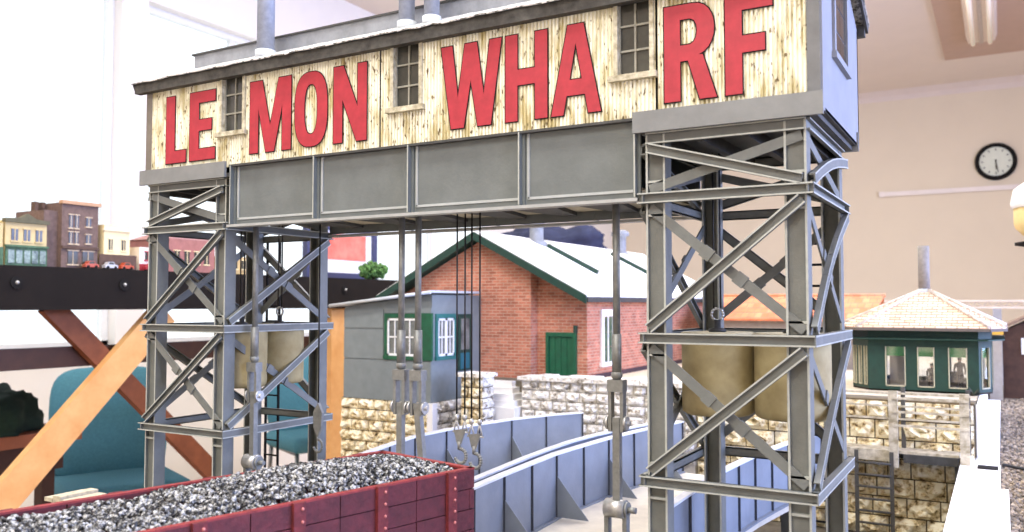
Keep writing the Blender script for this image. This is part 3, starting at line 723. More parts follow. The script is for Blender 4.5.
# ================================================================== GIRDER BRIDGES
def resample(pts, n):
    pts = [Vector((*p, 0)) for p in pts]; L_ = [0]
    for a, b in zip(pts[:-1], pts[1:]): L_.append(L_[-1] + (b - a).length)
    out = []
    for i in range(n + 1):
        s_ = L_[-1] * i / n
        for k in range(len(pts) - 1):
            if s_ <= L_[k + 1] + 1e-9: out.append(pts[k].lerp(pts[k + 1], (s_ - L_[k]) / (L_[k + 1] - L_[k]))); break
    return out
def side_girder(t, pts, n, zt, zb, nside, gus=(), flange=.012):
    """plate side: web panels, pale top flange, stiffeners and triangular gussets on side nside"""
    P = resample(pts, n)
    for a, b in zip(P[:-1], P[1:]):
        d = (b - a).normalized(); nn = Vector((d.y, -d.x, 0)) * nside
        MB().bar(a + Vector((0, 0, (zt + zb) / 2)), b + Vector((0, 0, (zt + zb) / 2)), .003, zt - zb, (0, 0, 1)).build('side_panel', BRIDGE, t)
    fl = MB()
    for a, b in zip(P[:-1], P[1:]): fl.bar(a + Vector((0, 0, zt)), b + Vector((0, 0, zt)), flange, .003, (0, 0, 1))
    fl.build('top_flange', BRIDGE_T, t)
    fb = MB()
    for a, b in zip(P[:-1], P[1:]): fb.bar(a + Vector((0, 0, zb + .0015)), b + Vector((0, 0, zb + .0015)), .016, .003, (0, 0, 1))
    fb.build('bottom_flange', BRIDGE, t)
    for i, p in enumerate(P):
        d = (P[min(i + 1, n)] - P[max(i - 1, 0)]).normalized(); nn = Vector((d.y, -d.x, 0)) * nside
        MB().bar(p + nn * .003 + Vector((0, 0, zb + .003)), p + nn * .003 + Vector((0, 0, zt - .0015)), .0014, .004, nn).build('stiffener', BRIDGE_D, t)
        if i in gus:
            q = p + nn * .0045
            MB().prism([q + Vector((0, 0, zb + .003)) - d * .001, q + nn * .054 + Vector((0, 0, zb + .003)) - d * .001, q + Vector((0, 0, zb + (zt - zb) * .66)) - d * .001], d * .002).build('gusset', BRIDGE, t)
ZT, ZB_ = .959, .856
nearL = [(-.592, .862), (-.612, .976), (-.620, 1.10), (-.629, 1.226), (-.621, 1.403), (-.603, 1.552), (-.575, 1.70)]
secR = [(-.628, .915), (-.636, 1.018), (-.654, 1.197), (-.662, 1.338), (-.651, 1.477), (-.621, 1.62), (-.59, 1.70)]
farL = [(-.87, .98), (-.905, 1.112), (-.936, 1.289), (-.922, 1.42), (-.898, 1.541), (-.8535, 1.662), (-.814, 1.73)]
bnear = [(-.350, .985), (-.352, 1.066), (-.356, 1.234), (-.345, 1.40), (-.325, 1.55), (-.30, 1.68)]
t = thing('girder_bridge', (-.49, 1.3, GZ), 'pale blue-grey girder bridge with gussets and cream deck, nearer the right tower', 'bridge', 'girder bridges under the gantry')
side_girder(t, nearL, 9, ZT, ZB_, 1, gus=(2, 4, 6, 8))
side_girder(t, bnear, 9, ZT, ZB_, 1)
dk = MB(); A_, B_ = resample(nearL, 12), resample(bnear, 12)
for i in range(12): dk.hexa([A_[i] + Vector((0, 0, GZ + .002)), B_[i] + Vector((0, 0, GZ + .002)), B_[i + 1] + Vector((0, 0, GZ + .002)), A_[i + 1] + Vector((0, 0, GZ + .002)), A_[i] + Vector((0, 0, ZB_)), B_[i] + Vector((0, 0, ZB_)), B_[i + 1] + Vector((0, 0, ZB_)), A_[i + 1] + Vector((0, 0, ZB_))])
dk.build('deck', DECK, t)
for x, y in ((-.59, 1.2), (-.38, 1.2), (-.55, 1.64), (-.35, 1.64)): part_box('bridge_pier', t, STEEL, x - .012, x + .012, y - .012, y + .012, LOW, GZ + .002)
t = thing('girder_bridge', (-.78, 1.3, GZ), 'pale blue-grey curved girder bridge behind the coal wagon, below the annex', 'bridge', 'girder bridges under the gantry')
side_girder(t, farL, 8, ZT, ZB_, 1, gus=(4, 6))
side_girder(t, secR, 9, ZT, ZB_, -1)
dk = MB(); A_, B_ = resample(farL, 12), resample(secR, 12)
for i in range(12): dk.hexa([A_[i] + Vector((0, 0, GZ + .002)), B_[i] + Vector((0, 0, GZ + .002)), B_[i + 1] + Vector((0, 0, GZ + .002)), A_[i + 1] + Vector((0, 0, GZ + .002)), A_[i] + Vector((0, 0, ZB_)), B_[i] + Vector((0, 0, ZB_)), B_[i + 1] + Vector((0, 0, ZB_)), A_[i + 1] + Vector((0, 0, ZB_))])
dk.build('deck', DECK, t)
for x, y in ((-.9, 1.3), (-.69, 1.3), (-.83, 1.66), (-.65, 1.64)): part_box('bridge_pier', t, STEEL, x - .012, x + .012, y - .012, y + .012, LOW, GZ + .002)

# ================================================================== STONE WALLS
def block_mat(name, a, b, c):
    m = bpy.data.materials.new(name); m.use_nodes = True; nt = m.node_tree; N = nt.nodes; L = nt.links; p = N['Principled BSDF']
    g = N.new('ShaderNodeNewGeometry'); n1 = N.new('ShaderNodeTexNoise'); n1.inputs['Scale'].default_value = 62; n1.inputs['Detail'].default_value = 4; n1.inputs['Roughness'].default_value = .65
    L.new(g.outputs['Position'], n1.inputs['Vector'])
    r = N.new('ShaderNodeValToRGB'); e = r.color_ramp.elements; e[0].position = .33; e[0].color = (*lin(c), 1); e[1].position = .54; e[1].color = (*lin(a), 1); k = e.new(.44); k.color = (*lin(b), 1)  # darkest stop paints crevice shade where the same noise lowers the bump
    L.new(n1.outputs['Fac'], r.inputs[0]); L.new(r.outputs[0], p.inputs['Base Color']); p.inputs['Roughness'].default_value = .88
    bp = N.new('ShaderNodeBump'); bp.inputs['Strength'].default_value = 1; bp.inputs['Distance'].default_value = .006; L.new(n1.outputs['Fac'], bp.inputs['Height']); L.new(bp.outputs[0], p.inputs['Normal'])
    return m
STONE_B = block_mat('rough_yellow_stone', (254, 244, 212), (222, 200, 150), (92, 72, 42))
STONE_BL = block_mat('rough_pale_stone', (253, 250, 242), (224, 216, 200), (104, 94, 78))
def rough_block(name, seed, m):
    rr = random.Random(seed); nx, nz = 5, 4; mb = MB()
    for j in range(nz + 1):
        for i in range(nx + 1):
            u, v = i / nx - .5, j / nz - .5; e = (i in (0, nx)) or (j in (0, nz))
            mb.v.append(Vector((u, (0 if e else -rr.uniform(.1, 1.25)), v)))
    for j in range(nz):
        for i in range(nx): k = j * (nx + 1) + i; mb.face((k, k + 1, k + nx + 2, k + nx + 1))
    k = mb.add([(-.5, 1, -.5), (.5, 1, -.5), (.5, 1, .5), (-.5, 1, .5)]); c00, c10, c11, c01 = 0, nx, (nz + 1) * (nx + 1) - 1, nz * (nx + 1)
    mb.face((c10, c00, k, k + 1)); mb.face((c11, c10, k + 1, k + 2)); mb.face((c01, c11, k + 2, k + 3)); mb.face((c00, c01, k + 3, k))
    return mb.mesh(name, m)
BLK = [rough_block('stone_block', i, STONE_B) for i in range(6)]
BLKL = [rough_block('stone_block', i + 20, STONE_BL) for i in range(6)]
def stone_face(parent, p0, p1, z0, z1, ch, bw, seed, pale=False, relief=.006):
    """rows of separate blocks along p0-p1 (front is to the right of p0->p1 seen from above => -normal)"""
    rr = random.Random(seed); p0 = Vector((*p0, 0)); p1 = Vector((*p1, 0)); d = (p1 - p0); Ln = d.length; d.normalize()
    rot = math.atan2(d.y, d.x); off = wloc(parent); n = max(1, round((z1 - z0) / ch)); h = (z1 - z0) / n
    for j in range(n):
        x = 0; first = True
        while x < Ln - 1e-4:
            w_ = bw * rr.uniform(.75, 1.3) * (rr.uniform(.45, .8) if first and j % 2 else 1); first = False
            if x + w_ > Ln - bw * .35: w_ = Ln - x
            o = put('stone_block', rr.choice(BLKL if pale else BLK), parent)
            c = p0 + d * (x + w_ / 2) + Vector((0, 0, z0 + h * (j + .5)))
            o.location = c - off; o.rotation_euler = (0, 0, rot); o.scale = (w_ - .0028, relief * rr.uniform(.7, 1.2), h - .0028)
            x += w_
# long retaining wall in front of the terrace
t = thing('retaining_wall', (-.63, 1.94, LOW), 'long pale cut-stone retaining wall below the green door, running behind the right tower', 'wall')
part_box('wall_core', t, MORTAR_L, -1.075, -.62, 1.925, 1.983, LOW, 1.008)
part_box('wall_core', t, MORTAR, -.62, -.052, 1.945, 1.983, LOW, 1.0)
stone_face(t, (-1.075, 1.922), (-.62, 1.922), .83, 1.006, .0255, .044, 1, True, .007)
stone_face(t, (-.62, 1.942), (-.052, 1.942), LOW, .998, .038, .056, 2, False, .017)
rz = random.Random(31)
for i in range(11):
    xx = -1.08 + i * .042; MB().box(xx, xx + .041, 1.908 + rz.uniform(0, .006), 1.985, 1.006, 1.014 + rz.uniform(0, .006)).build('coping_stone', STONE_BL, t)
# stone pier and steps beside the annex
t = thing('stone_pier', (-1.16, 1.87, LOW), 'small yellow stone pier with a flat cap between the annex and the steps', 'pier')
part_box('pier_core', t, MORTAR, -1.198, -1.139, 1.835, 1.885, LOW, 1.015)
stone_face(t, (-1.202, 1.832), (-1.136, 1.832), .83, 1.015, .028, .045, 5, False, .009)
stone_face(t, (-1.136, 1.832), (-1.136, 1.886), .83, 1.015, .028, .045, 6, True, .006)
MB().box(-1.208, -1.126, 1.818, 1.888, 1.015, 1.025).build('cap_stone', STONE_BL, t)
t = thing('stone_steps', (-1.12, 1.94, LOW), 'white stone steps rising beside the brick house', 'steps')
for i, z in enumerate((.935, .950, .965, .980, .995)):
    MB().box(-1.19, -1.079 - i * .012, 1.892 + i * .018, 1.984, LOW if i == 0 else z - .015, z).build('step', WHITE, t)

t = thing('stone_bollard', (-.845, .555, GZ), 'small pale stone post peeping over the far left side of the wagon', 'stone post')
part_box('post_core', t, MORTAR_L, -.861, -.829, .539, .571, GZ, .996)
for p0, p1, sd in (((-.862, .538), (-.828, .538), 41), ((-.828, .538), (-.828, .572), 42), ((-.828, .572), (-.862, .572), 43), ((-.862, .572), (-.862, .538), 44)): stone_face(t, p0, p1, GZ, .996, .022, .034, sd, True, .004)
for k in range(3): MB().box(-.866 + k * .0145, -.853 + k * .0145, .534, .576, .996, 1.000 + .003 * (k == 1)).build('cap_stone', mat('buff_cap_stone', (206, 196, 168), .9, .2, 200), t)

# ================================================================== BRICK HOUSE
hx0, hx1, hy0, hy1, hz0, hze, hzr = -1.5985, -.9715, 2.10, 3.30, TZ - .0, 1.2320, 1.393
hxm = (hx0 + hx1) / 2
bh = thing('brick_house', (hxm, (hy0 + hy1) / 2, TZ), 'red brick gabled engine house with white roof and green door', 'house')
MB().prism([(hx0, hy0, hz0), (hx1, hy0, hz0), (hx1, hy0, hze), (hxm, hy0, hzr - .008), (hx0, hy0, hze)], (0, .02, 0)).build('gable_wall', BRICK, bh)
MB().prism([(hx0, hy1, hz0), (hx1, hy1, hz0), (hx1, hy1, hze), (hxm, hy1, hzr - .008), (hx0, hy1, hze)], (0, -.02, 0)).build('gable_wall', BRICK, bh)
MB().box(hx1 - .02, hx1, hy0 + .02, hy1 - .02, hz0, hze).build('side_wall', BRICK, bh)
MB().box(hx0, hx0 + .02, hy0 + .02, hy1 - .02, hz0, hze).build('side_wall', BRICK, bh)
sl = (hzr - hze) / (hx1 - hxm)
MB().prism([(-1.50, 2.061, hz0), (-1.1235, 2.061, hz0), (-1.1235, 2.061, hzr - .01 - (-1.1235 - hxm) * sl), (hxm, 2.061, hzr - .012), (-1.50, 2.061, hzr - .01 - (hxm + 1.50) * sl)], (0, .040, 0)).build('projecting_bay', BRICK, bh)
for sg, x1_ in ((1, hx1), (-1, hx0)):
    xe = x1_ + sg * .034; ze = hzr - (abs(xe - hxm)) * sl
    yo = hy0 - .075
    m = MB().prism([(hxm, yo, hzr + .002), (xe, yo, ze + .002), (xe, yo, ze + .012), (hxm, yo, hzr + .014)], (0, hy1 + .03 - yo, 0)); ro = m.build('roof_slope', ROOF2, bh)
    MB().prism([(hxm, yo - .006, hzr - .012), (xe, yo - .006, ze - .014), (xe, yo - .006, ze + .008), (hxm, yo - .006, hzr + .010)], (0, .006, 0)).build('barge_board', GREEN_D, bh)
    MB().prism([(hxm, yo, hzr - .006), (xe, yo, ze - .008), (xe, yo, ze + .001), (hxm, yo, hzr + .001)], (0, hy0 - yo, 0)).build('verge_soffit', GREEN_D, bh)
    MB().box(xe - .004, xe + .004, yo, hy1 + .03, ze - .010, ze + .004).build('gutter', mat('dark_gutter', (60, 62, 60), .6, .1, 40), bh)
    if sg == 1:
        for yk in (2.36, 2.86):
            a0, a1 = .055, .225
            up = Vector((sl, 0, 1)).normalized()
            def rp(dx, y, o_): return Vector((hxm + dx, y, hzr + .013 - dx * sl)) + up * o_
            sk = MB().hexa([rp(a0, yk, 0), rp(a1, yk, 0), rp(a1, yk + .16, 0), rp(a0, yk + .16, 0), rp(a0, yk, .012), rp(a1, yk, .012), rp(a1, yk + .16, .012), rp(a0, yk + .16, .012)]).build('skylight', GREEN_D, bh)
            MB().hexa([rp(a0 + .008, yk + .008, .0121), rp(a1 + .004, yk + .008, .0), rp(a1 + .004, yk + .152, .0), rp(a0 + .008, yk + .152, .0121), rp(a0 + .008, yk + .008, .014), rp(a1 + .004, yk + .008, .014), rp(a1 + .004, yk + .152, .014), rp(a0 + .008, yk + .152, .014)]).build('skylight_pane', ROOF2, sk)
for yv in (2.36, 3.04):
    xv = hxm + .02
    v_ = MB().lathe((xv, yv, hzr - .03), [(.040, 0), (.034, .03), (.022, .038), (.022, .095), (.034, .098), (.034, .112), (.020, .120)], 16).build('roof_ventilator', SLATE, bh)
# door
dx0, dx1, dz0, dz1 = -1.093, -1.001, hz0, 1.122
do = MB().box(dx0 + .008, dx1 - .008, hy0 - .004, hy0, dz0, dz1 - .010).build('door', GREEN, bh)
f = MB().box(dx0, dx0 + .009, hy0 - .010, hy0, dz0, dz1 - .011).box(dx1 - .009, dx1, hy0 - .010, hy0, dz0, dz1 - .011).box(dx0, dx1, hy0 - .010, hy0, dz1 - .011, dz1)
f.build('door_frame', GREEN, do)
MB().box(dx1 - .006, dx1 + .002, hy0 - .012, hy0 - .002, dz1, dz1 + .02).build('lamp_bracket', GREEN_D, do)
for k in range(4):
    MB().box(dx0 + .012 + k * .018, dx0 + .027 + k * .018, hy0 - .0055, hy0 - .0038, dz0, dz1 - .012).build('door_board', GREEN, do)
# side window on the right-hand wall
for wy in (2.235, 2.60):
    so = MB()
    for y in (wy - .040, wy + .040): so.box(hx1, hx1 + .006, y - .009, y + .009, 1.037, 1.165)
    so.box(hx1, hx1 + .006, wy - .049, wy + .049, 1.165, 1.185); so.box(hx1, hx1 + .009, wy - .054, wy + .054, 1.025, 1.037)
    so = so.build('side_window', WHITEP, bh)
    for j in range(3): MB().box(hx1, hx1 + .002, wy - .031, wy + .031, 1.037 + j * .0425, 1.078 + j * .0425).build('pane', mat('green_dim_glass', (86, 110, 84), .2, .3, 20), so)
    MB().box(hx1, hx1 + .004, wy - .003, wy + .003, 1.037, 1.165).build('glazing_bar', WHITEP, so)
MB().box(hx1, hx1 + .004, hy0, hy1, hz0, hz0 + .012).build('plinth_band', mat('dark_plinth', (70, 50, 54), .8, .1, 30), bh)

# ================================================================== GREY ANNEX ON A STONE PLINTH
ax0, ax1, ay0, ay1, az0 = -1.583, -1.2885, 1.826, 2.060, .943
t = thing('annex_plinth', ((ax0 + ax1) / 2, 1.93, LOW), 'yellow rough-stone plinth under the grey annex', 'plinth')
part_box('plinth_core', t, MORTAR, ax0 - .01, ax1 - .002, ay0 + .004, 1.984, LOW, az0)
part_box('plinth_core', t, MORTAR, ax0 - .01, ax1 - .002, 1.984, ay1, LOW + .0, az0)
stone_face(t, (ax0 - .012, ay0), (ax1 + .004, ay0), .74, az0, .029, .050, 8, False, .012)
stone_face(t, (ax1 + .004, ay0), (ax1 + .004, 1.98), .74, az0, .029, .050, 9, True, .007)
MB().box(ax1 - .008, ax1 + .010, ay0 - .010, ay0 + .012, LOW, az0 - .001).build('corner_quoin', WHITE, t)
t = thing('grey_annex', ((ax0 + ax1) / 2, (ay0 + ay1) / 2, az0), 'grey boarded lean-to annex with green-framed windows against the brick house', 'annex')
def zr_(x): return 1.197 + (x - ax0) / (ax1 - ax0) * .031
MB().prism([(ax0, ay0, az0), (ax1, ay0, az0), (ax1, ay0, zr_(ax1) - .004), (ax0, ay0, zr_(ax0) - .004)], (0, ay1 - ay0, 0)).build('body', ANNEX, t)
# front boards with visible joints
for (x0_, x1_, z0, z1) in ((ax0, -1.446, 1.052, 1.132), (ax0, -1.446, 1.135, 1.186), (ax0, ax1, az0, 1.049), (-1.443, ax1, 1.176, 1.19)):
    MB().box(x0_, x1_ - .001, ay0 - .003, ay0, z0, z1).build('board', ANNEX, t)
def awin(x0_, x1_, z0, z1, y, n, axis, fm, cm):
    """framed casement window in a wall facing -y (axis x) or +x (axis y)"""
    def bx(a0, a1, d0, d1, za, zb): return MB().box(a0, a1, y - d1, y - d0, za, zb) if axis == 'x' else MB().box(y + d0, y + d1, a0, a1, za, zb)
    o = bx(x0_ - .010, x1_ + .010, 0, .0045, z1, z1 + .012).build('window', fm, t)
    for a0, a1 in ((x0_ - .010, x0_), (x1_, x1_ + .010)): bx(a0, a1, 0, .0045, z0, z1).build('frame_side', fm, o)
    bx(x0_ - .012, x1_ + .012, 0, .007, z0 - .010, z0).build('sill', fm, o)
    step = (x1_ - x0_) / n
    for i in range(n):
        a = x0_ + i * step; b = a + step
        c_ = bx(a, a + .005, 0, .0035, z0, z1).build('casement', cm, o)
        bx(b - .005, b, 0, .0035, z0, z1).build('casement', cm, o); bx(a, b, 0, .0035, z1 - .006, z1).build('casement', cm, o); bx(a, b, 0, .0035, z0, z0 + .006).build('casement', cm, o)
        bx((a + b) / 2 - .0015, (a + b) / 2 + .0015, 0, .003, z0, z1).build('glazing_bar', cm, o); bx(a, b, 0, .003, (z0 + z1) / 2 - .002, (z0 + z1) / 2 + .002).build('glazing_bar', cm, o)
        for q in range(2):
            for r2 in range(2):
                bx(a + .005 + q * (step - .01) / 2, a + .005 + (q + 1) * (step - .01) / 2, 0, .0012, z0 + .006 + r2 * (z1 - z0 - .012) / 2, z0 + .006 + (r2 + 1) * (z1 - z0 - .012) / 2).build('pane', mat('annex_glass', (120, 124, 118), .1, .35, 25), o)
awin(-1.432, -1.334, 1.062, 1.162, ay0, 2, 'x', GREEN, WHITEP)
MB().box(-1.326, ax1 + .003, ay0 - .005, ay0 + .002, 1.052, 1.176).build('corner_panel', GREEN, t)
awin(ay0 + .024, ay0 + .100, 1.062, 1.162, ax1, 2, 'y', mat('teal_green_paint', (40, 110, 104), .5, .1, 40), WHITEP)
dr = MB().box(ax1, ax1 + .005, ay0 + .118, ay0 + .186, az0 + .075, 1.172).build('side_door', GREEN_D, t)
MB().box(ax1, ax1 + .006, ay0 + .128, ay0 + .172, az0 + .080, 1.066).build('door_panel', TEALD, dr)
for k in range(2): MB().box(ax1, ax1 + .0062, ay0 + .130 + k * .022, ay0 + .149 + k * .022, 1.075, 1.160).build('pane', mat('annex_glass', (120, 124, 118), .1), dr)
MB().prism([(ax0 - .035, ay0 - .022, zr_(ax0 - .035)), (ax1 + .012, ay0 - .022, zr_(ax1 + .012)), (ax1 + .012, ay0 - .022, zr_(ax1 + .012) + .006), (ax0 - .035, ay0 - .022, zr_(ax0 - .035) + .006)], (0, .24, 0)).build('roof', LEAD, t)
MB().cyl((ax0 - .036, ay0 - .024, zr_(ax0 - .035) + .001), (ax1 + .012, ay0 - .024, zr_(ax1 + .012) + .001), .0045, n=8).build('gutter', LEAD, t)

# ================================================================== WHITE LEDGE, BALLAST, TRACK (right)
t = thing('white_ledge', (-.035, 2.2, LZ), 'bright white plastered ledge running from the railing towards the signal box', 'ledge')
MB().box(-.076, .004, 1.15, 1.66, LZ, LZ + .010).build('ledge_slab', WHITE, t)
MB().box(-.076, -.008, 1.66, 1.90, LZ, LZ + .010).build('ledge_slab', WHITE, t)
MB().box(-.076, -.010, 1.90, 3.2, LZ, LZ + .008).build('ledge_slab', WHITE, t)
MB().box(-.050, -.046, 1.978, 3.2, LZ + .008, TZ).build('ledge_upstand', WHITE, t)
MB().box(-.046, -.012, 1.84, 1.875, LZ + .010, LZ + .012).build('drain_cover', BLACK, t)
bm_ = MB(); rb = random.Random(21)
for i in range(7500):
    y = 1.15 + 2.17 * rb.random() ** 1.1; x = rb.uniform(-.008, .03 + .11 * y)
    if y > 1.62 or x > .006: lump(bm_, (x, y, LZ + rb.uniform(0, .0035)), rb.uniform(.0028, .0058), rb)
o = put('track_ballast', bm_.mesh('track_ballast', BALLAST, Vector((.1, 2.2, LZ)), fix=False)); o.location = (.1, 2.2, LZ)
tag(o, 'bed of grey and tan ballast stones beside the white ledge', 'ballast', kind='stuff')
t = thing('siding_rail', (.08, 1.9, LZ), 'thin dark rail lying in the ballast at the right edge', 'rail')
MB().tube([(-.004, 1.93, LZ + .007), (.03, 1.90, LZ + .007), (.10, 1.85, LZ + .007), (.2, 1.80, LZ + .007)], .003, 6).build('rail_head', IRON_D, t)

# ================================================================== TIMBER LANDING WITH RAILING AND LADDER
PALE = mat('pale_weathered_timber', (226, 218, 198), .8, rgb2=(150, 138, 110), scale=60)
GREYT = mat('grey_timber', (84, 82, 78), .8, .15, 60)
t = thing('landing_platform', (-.17, 1.89, LZ - .04), 'pale timber landing with post-and-rail fence on the stone wall beside the signal box', 'landing')
t.location.z = LOW
for i in range(4):
    MB().box(-.335, -.077, 1.880 + i * .0138, 1.8925 + i * .0138, .9005, .9055).build('deck_plank', PALE, t)
MB().box(-.335, -.186, 1.874, 1.880, .884, .9065).build('front_beam', PALE, t)
MB().box(-.176, -.079, 1.874, 1.881, .884, .9005).build('front_beam', DARK, t)
MB().box(-.335, -.079, 1.925, 1.933, .884, .9005).build('back_beam', DARK, t)
for x, z0 in ((-.192, .874), (-.0655, .884)):
    MB().box(x - .0095, x + .0075, 1.866, 1.874, z0, 1.026).build('post', PALE, t)
for x in (-.180, -.062):
    MB().box(x - .004, x + .004, 1.925, 1.933, .9005, 1.028).build('post', GREYT, t)
for z in (1.012, .985, .958):
    MB().bar((-.195, 1.8645, z), (-.058, 1.8645, z), .003, .0042).build('rail', PALE, t)
for z in (1.014, .988, .962):
    MB().bar((-.335, 1.9365 - .012, z + .002), (-.058, 1.9365 - .012, z + .002), .003, .004).build('rail', PALE, t)
MB().box(-.334, -.326, 1.917, 1.925, LOW, 1.01).build('post', GREYT, t)
MB().box(-.086, -.078, 1.882, 1.890, LOW, .884).build('post', GREYT, t)
ladder(-.2620, -.1965, 1.860, LOW, .905, 'dark timber ladder leading up to the pale landing', GREYT, 'timber_ladder', .024, .0026, .0075)

# ================================================================== SIGNAL BOX
def tile_mat(name, a, b, row):
    m = bpy.data.materials.new(name); m.use_nodes = True; nt = m.node_tree; N = nt.nodes; L = nt.links; p = N['Principled BSDF']
    tc = N.new('ShaderNodeTexCoord'); sp = N.new('ShaderNodeSeparateXYZ'); L.new(tc.outputs['Object'], sp.inputs[0])
    cb_ = N.new('ShaderNodeCombineXYZ'); L.new(sp.outputs[0], cb_.inputs[0]); L.new(sp.outputs[2], cb_.inputs[1])
    br = N.new('ShaderNodeTexBrick'); L.new(cb_.outputs[0], br.inputs['Vector']); br.inputs['Scale'].default_value = 1
    br.inputs['Color1'].default_value = (*lin(a), 1); br.inputs['Color2'].default_value = (*lin(b), 1); br.inputs['Mortar'].default_value = (*lin((160, 120, 96)), 1)
    br.inputs['Mortar Size'].default_value = .0010; br.inputs['Brick Width'].default_value = .022; br.inputs['Row Height'].default_value = row; br.inputs['Mortar Smooth'].default_value = .3
    no = N.new('ShaderNodeTexNoise'); no.inputs['Scale'].default_value = 16; L.new(tc.outputs['Object'], no.inputs['Vector'])
    mx = N.new('ShaderNodeMixRGB'); mx.blend_type = 'SOFT_LIGHT'; mx.inputs[0].default_value = .7; L.new(br.outputs['Color'], mx.inputs[1]); L.new(no.outputs['Fac'], mx.inputs[2])
    L.new(mx.outputs[0], p.inputs['Base Color']); p.inputs['Roughness'].default_value = .8
    bp = N.new('ShaderNodeBump'); bp.inputs['Strength'].default_value = .6; bp.inputs['Distance'].default_value = .002; bp.invert = True
    L.new(br.outputs['Fac'], bp.inputs['Height']); L.new(bp.outputs[0], p.inputs['Normal'])
    return m
TILE1 = tile_mat('cream_orange_tiles', (242, 222, 198), (228, 190, 158), .0062)
TILE2 = tile_mat('orange_tiles', (236, 150, 104), (216, 118, 76), .016)
sb = thing('signal_box', (-.165, 2.36, TZ), 'octagonal green signal box with cream-orange tiled hip roof and stovepipe', 'signal box')
plan = [(-.279, 2.20), (-.047, 2.20), (-.022, 2.255), (-.022, 2.465), (-.047, 2.52), (-.279, 2.52), (-.322, 2.465), (-.322, 2.255)]
SBZ0, SBZ1 = TZ, 1.142
nwin = [3, 1, 3, 1, 3, 1, 3, 3]
cen = Vector((-.165, 2.36, 0))
for i in range(8):
    a = Vector((*plan[i], 0)); b = Vector((*plan[(i + 1) % 8], 0)); d = (b - a).normalized(); Ln = (b - a).length
    nn = Vector((d.y, -d.x, 0)); z0, z1 = 1.0065, 1.0995
    def fb(u0, u1, za, zb, o0=-.006, o1=0.0):
        P = []
        for z in (za, zb):
            for u, o_ in ((u0, o1), (u1, o1), (u1, o0), (u0, o0)): P.append(a + d * u + nn * o_ + Vector((0, 0, z)))
        return MB().hexa(P)
    wl2 = fb(0, Ln, SBZ0, z0).build('wall_panel', GREEN_D, sb)
    fb(0, Ln, z1, SBZ1).build('head_panel', GREEN_D, sb)
    n = nwin[i]
    if i == 0: wins = [(.0372, .0808), (.1059, .1418), (.1704, .2089)]
    else:
        g = Ln / n; wins = [(k * g + g * (.06 if i == 4 else .2), (k + 1) * g - g * (.06 if i == 4 else .2)) for k in range(n)]
    u = 0
    for (u0, u1) in wins + [(Ln, Ln)]:
        if u0 - u > .0005: fb(u, u0, z0, z1).build('mullion', GREEN_D, sb)
        if u0 < Ln:
            gp = fb(u0, u1, z0, z1, -.004, -.003).build('pane', GLASS, sb)
            fr = MB()
            for (p0, p1, q0, q1) in ((u0, u0 + .0022, z0, z1), (u1 - .0022, u1, z0, z1), (u0, u1, z0, z0 + .0025)):
                q = fb(p0, p1, q0, q1, -.0025, .0015); k = fr.add(q.v)
                for f_ in q.f: fr.face([k + e_ for e_ in f_])
            fr.build('window_bead', mat('pale_bead', (196, 190, 160), .7, .1, 60), gp)
            fb(u0 + .002, u1 - .002, z1 - .022, z1, -.0075, -.0055).build('blind', mat('bright_green_blind', (62, 140, 62), .7, .1, 60), gp)
        u = u1
part_floor = MB().prism([(x, y, TZ) for x, y in plan], (0, 0, .004)).build('box_floor', WOOD_X, sb)
part_box('cream_door', sb, mat('cream_interior', (226, 206, 178), .8, .05, 30), -.243, -.205, 2.30, 2.304, TZ + .004, 1.09)
part_box('lever_frame', sb, IRON_D, -.13, -.09, 2.40, 2.43, TZ + .004, 1.03)
apex = Vector((-.165, 2.36, 1.238))
ev = []
for x, y in plan:
    v = Vector((x, y, 0)) - cen; ev.append(cen + v * 1.0 + v.normalized() * .038 + Vector((0, 0, 1.147)))
for i in range(8):
    a, b = ev[i], ev[(i + 1) % 8]
    MB().prism([a, b, apex], (0, 0, -.005)).build('roof_facet', TILE1, sb)
    MB().bar(a + Vector((0, 0, -.006)), b + Vector((0, 0, -.006)), .006, .006).build('eaves_board', mat('grey_eaves', (110, 100, 92), .7, .1, 50), sb)
    MB().cyl(a + Vector((0, 0, .001)), apex + Vector((0, 0, .001)), .0042, n=8).build('hip_ridge', mat('pale_hip_tile', (236, 228, 216), .7, rgb2=(170, 150, 130), scale=120), sb)
MB().prism([e - (e - cen.xyz) * .02 + Vector((0, 0, -.004)) for e in ev], (0, 0, -.003)).build('eaves_soffit', GREEN_D, sb)
pp = MB().cyl((-.1665, 2.36, 1.225), (-.1665, 2.36, 1.345), .0132, n=16); pp.build('stovepipe', mat('grey_stovepipe', (146, 140, 134), .6, .15, 120), sb)
MB().lathe((-.1665, 2.36, 1.226), [(.020, 0), (.0185, .008), (.0136, .012)], 16).build('pipe_collar', LEAD, sb)
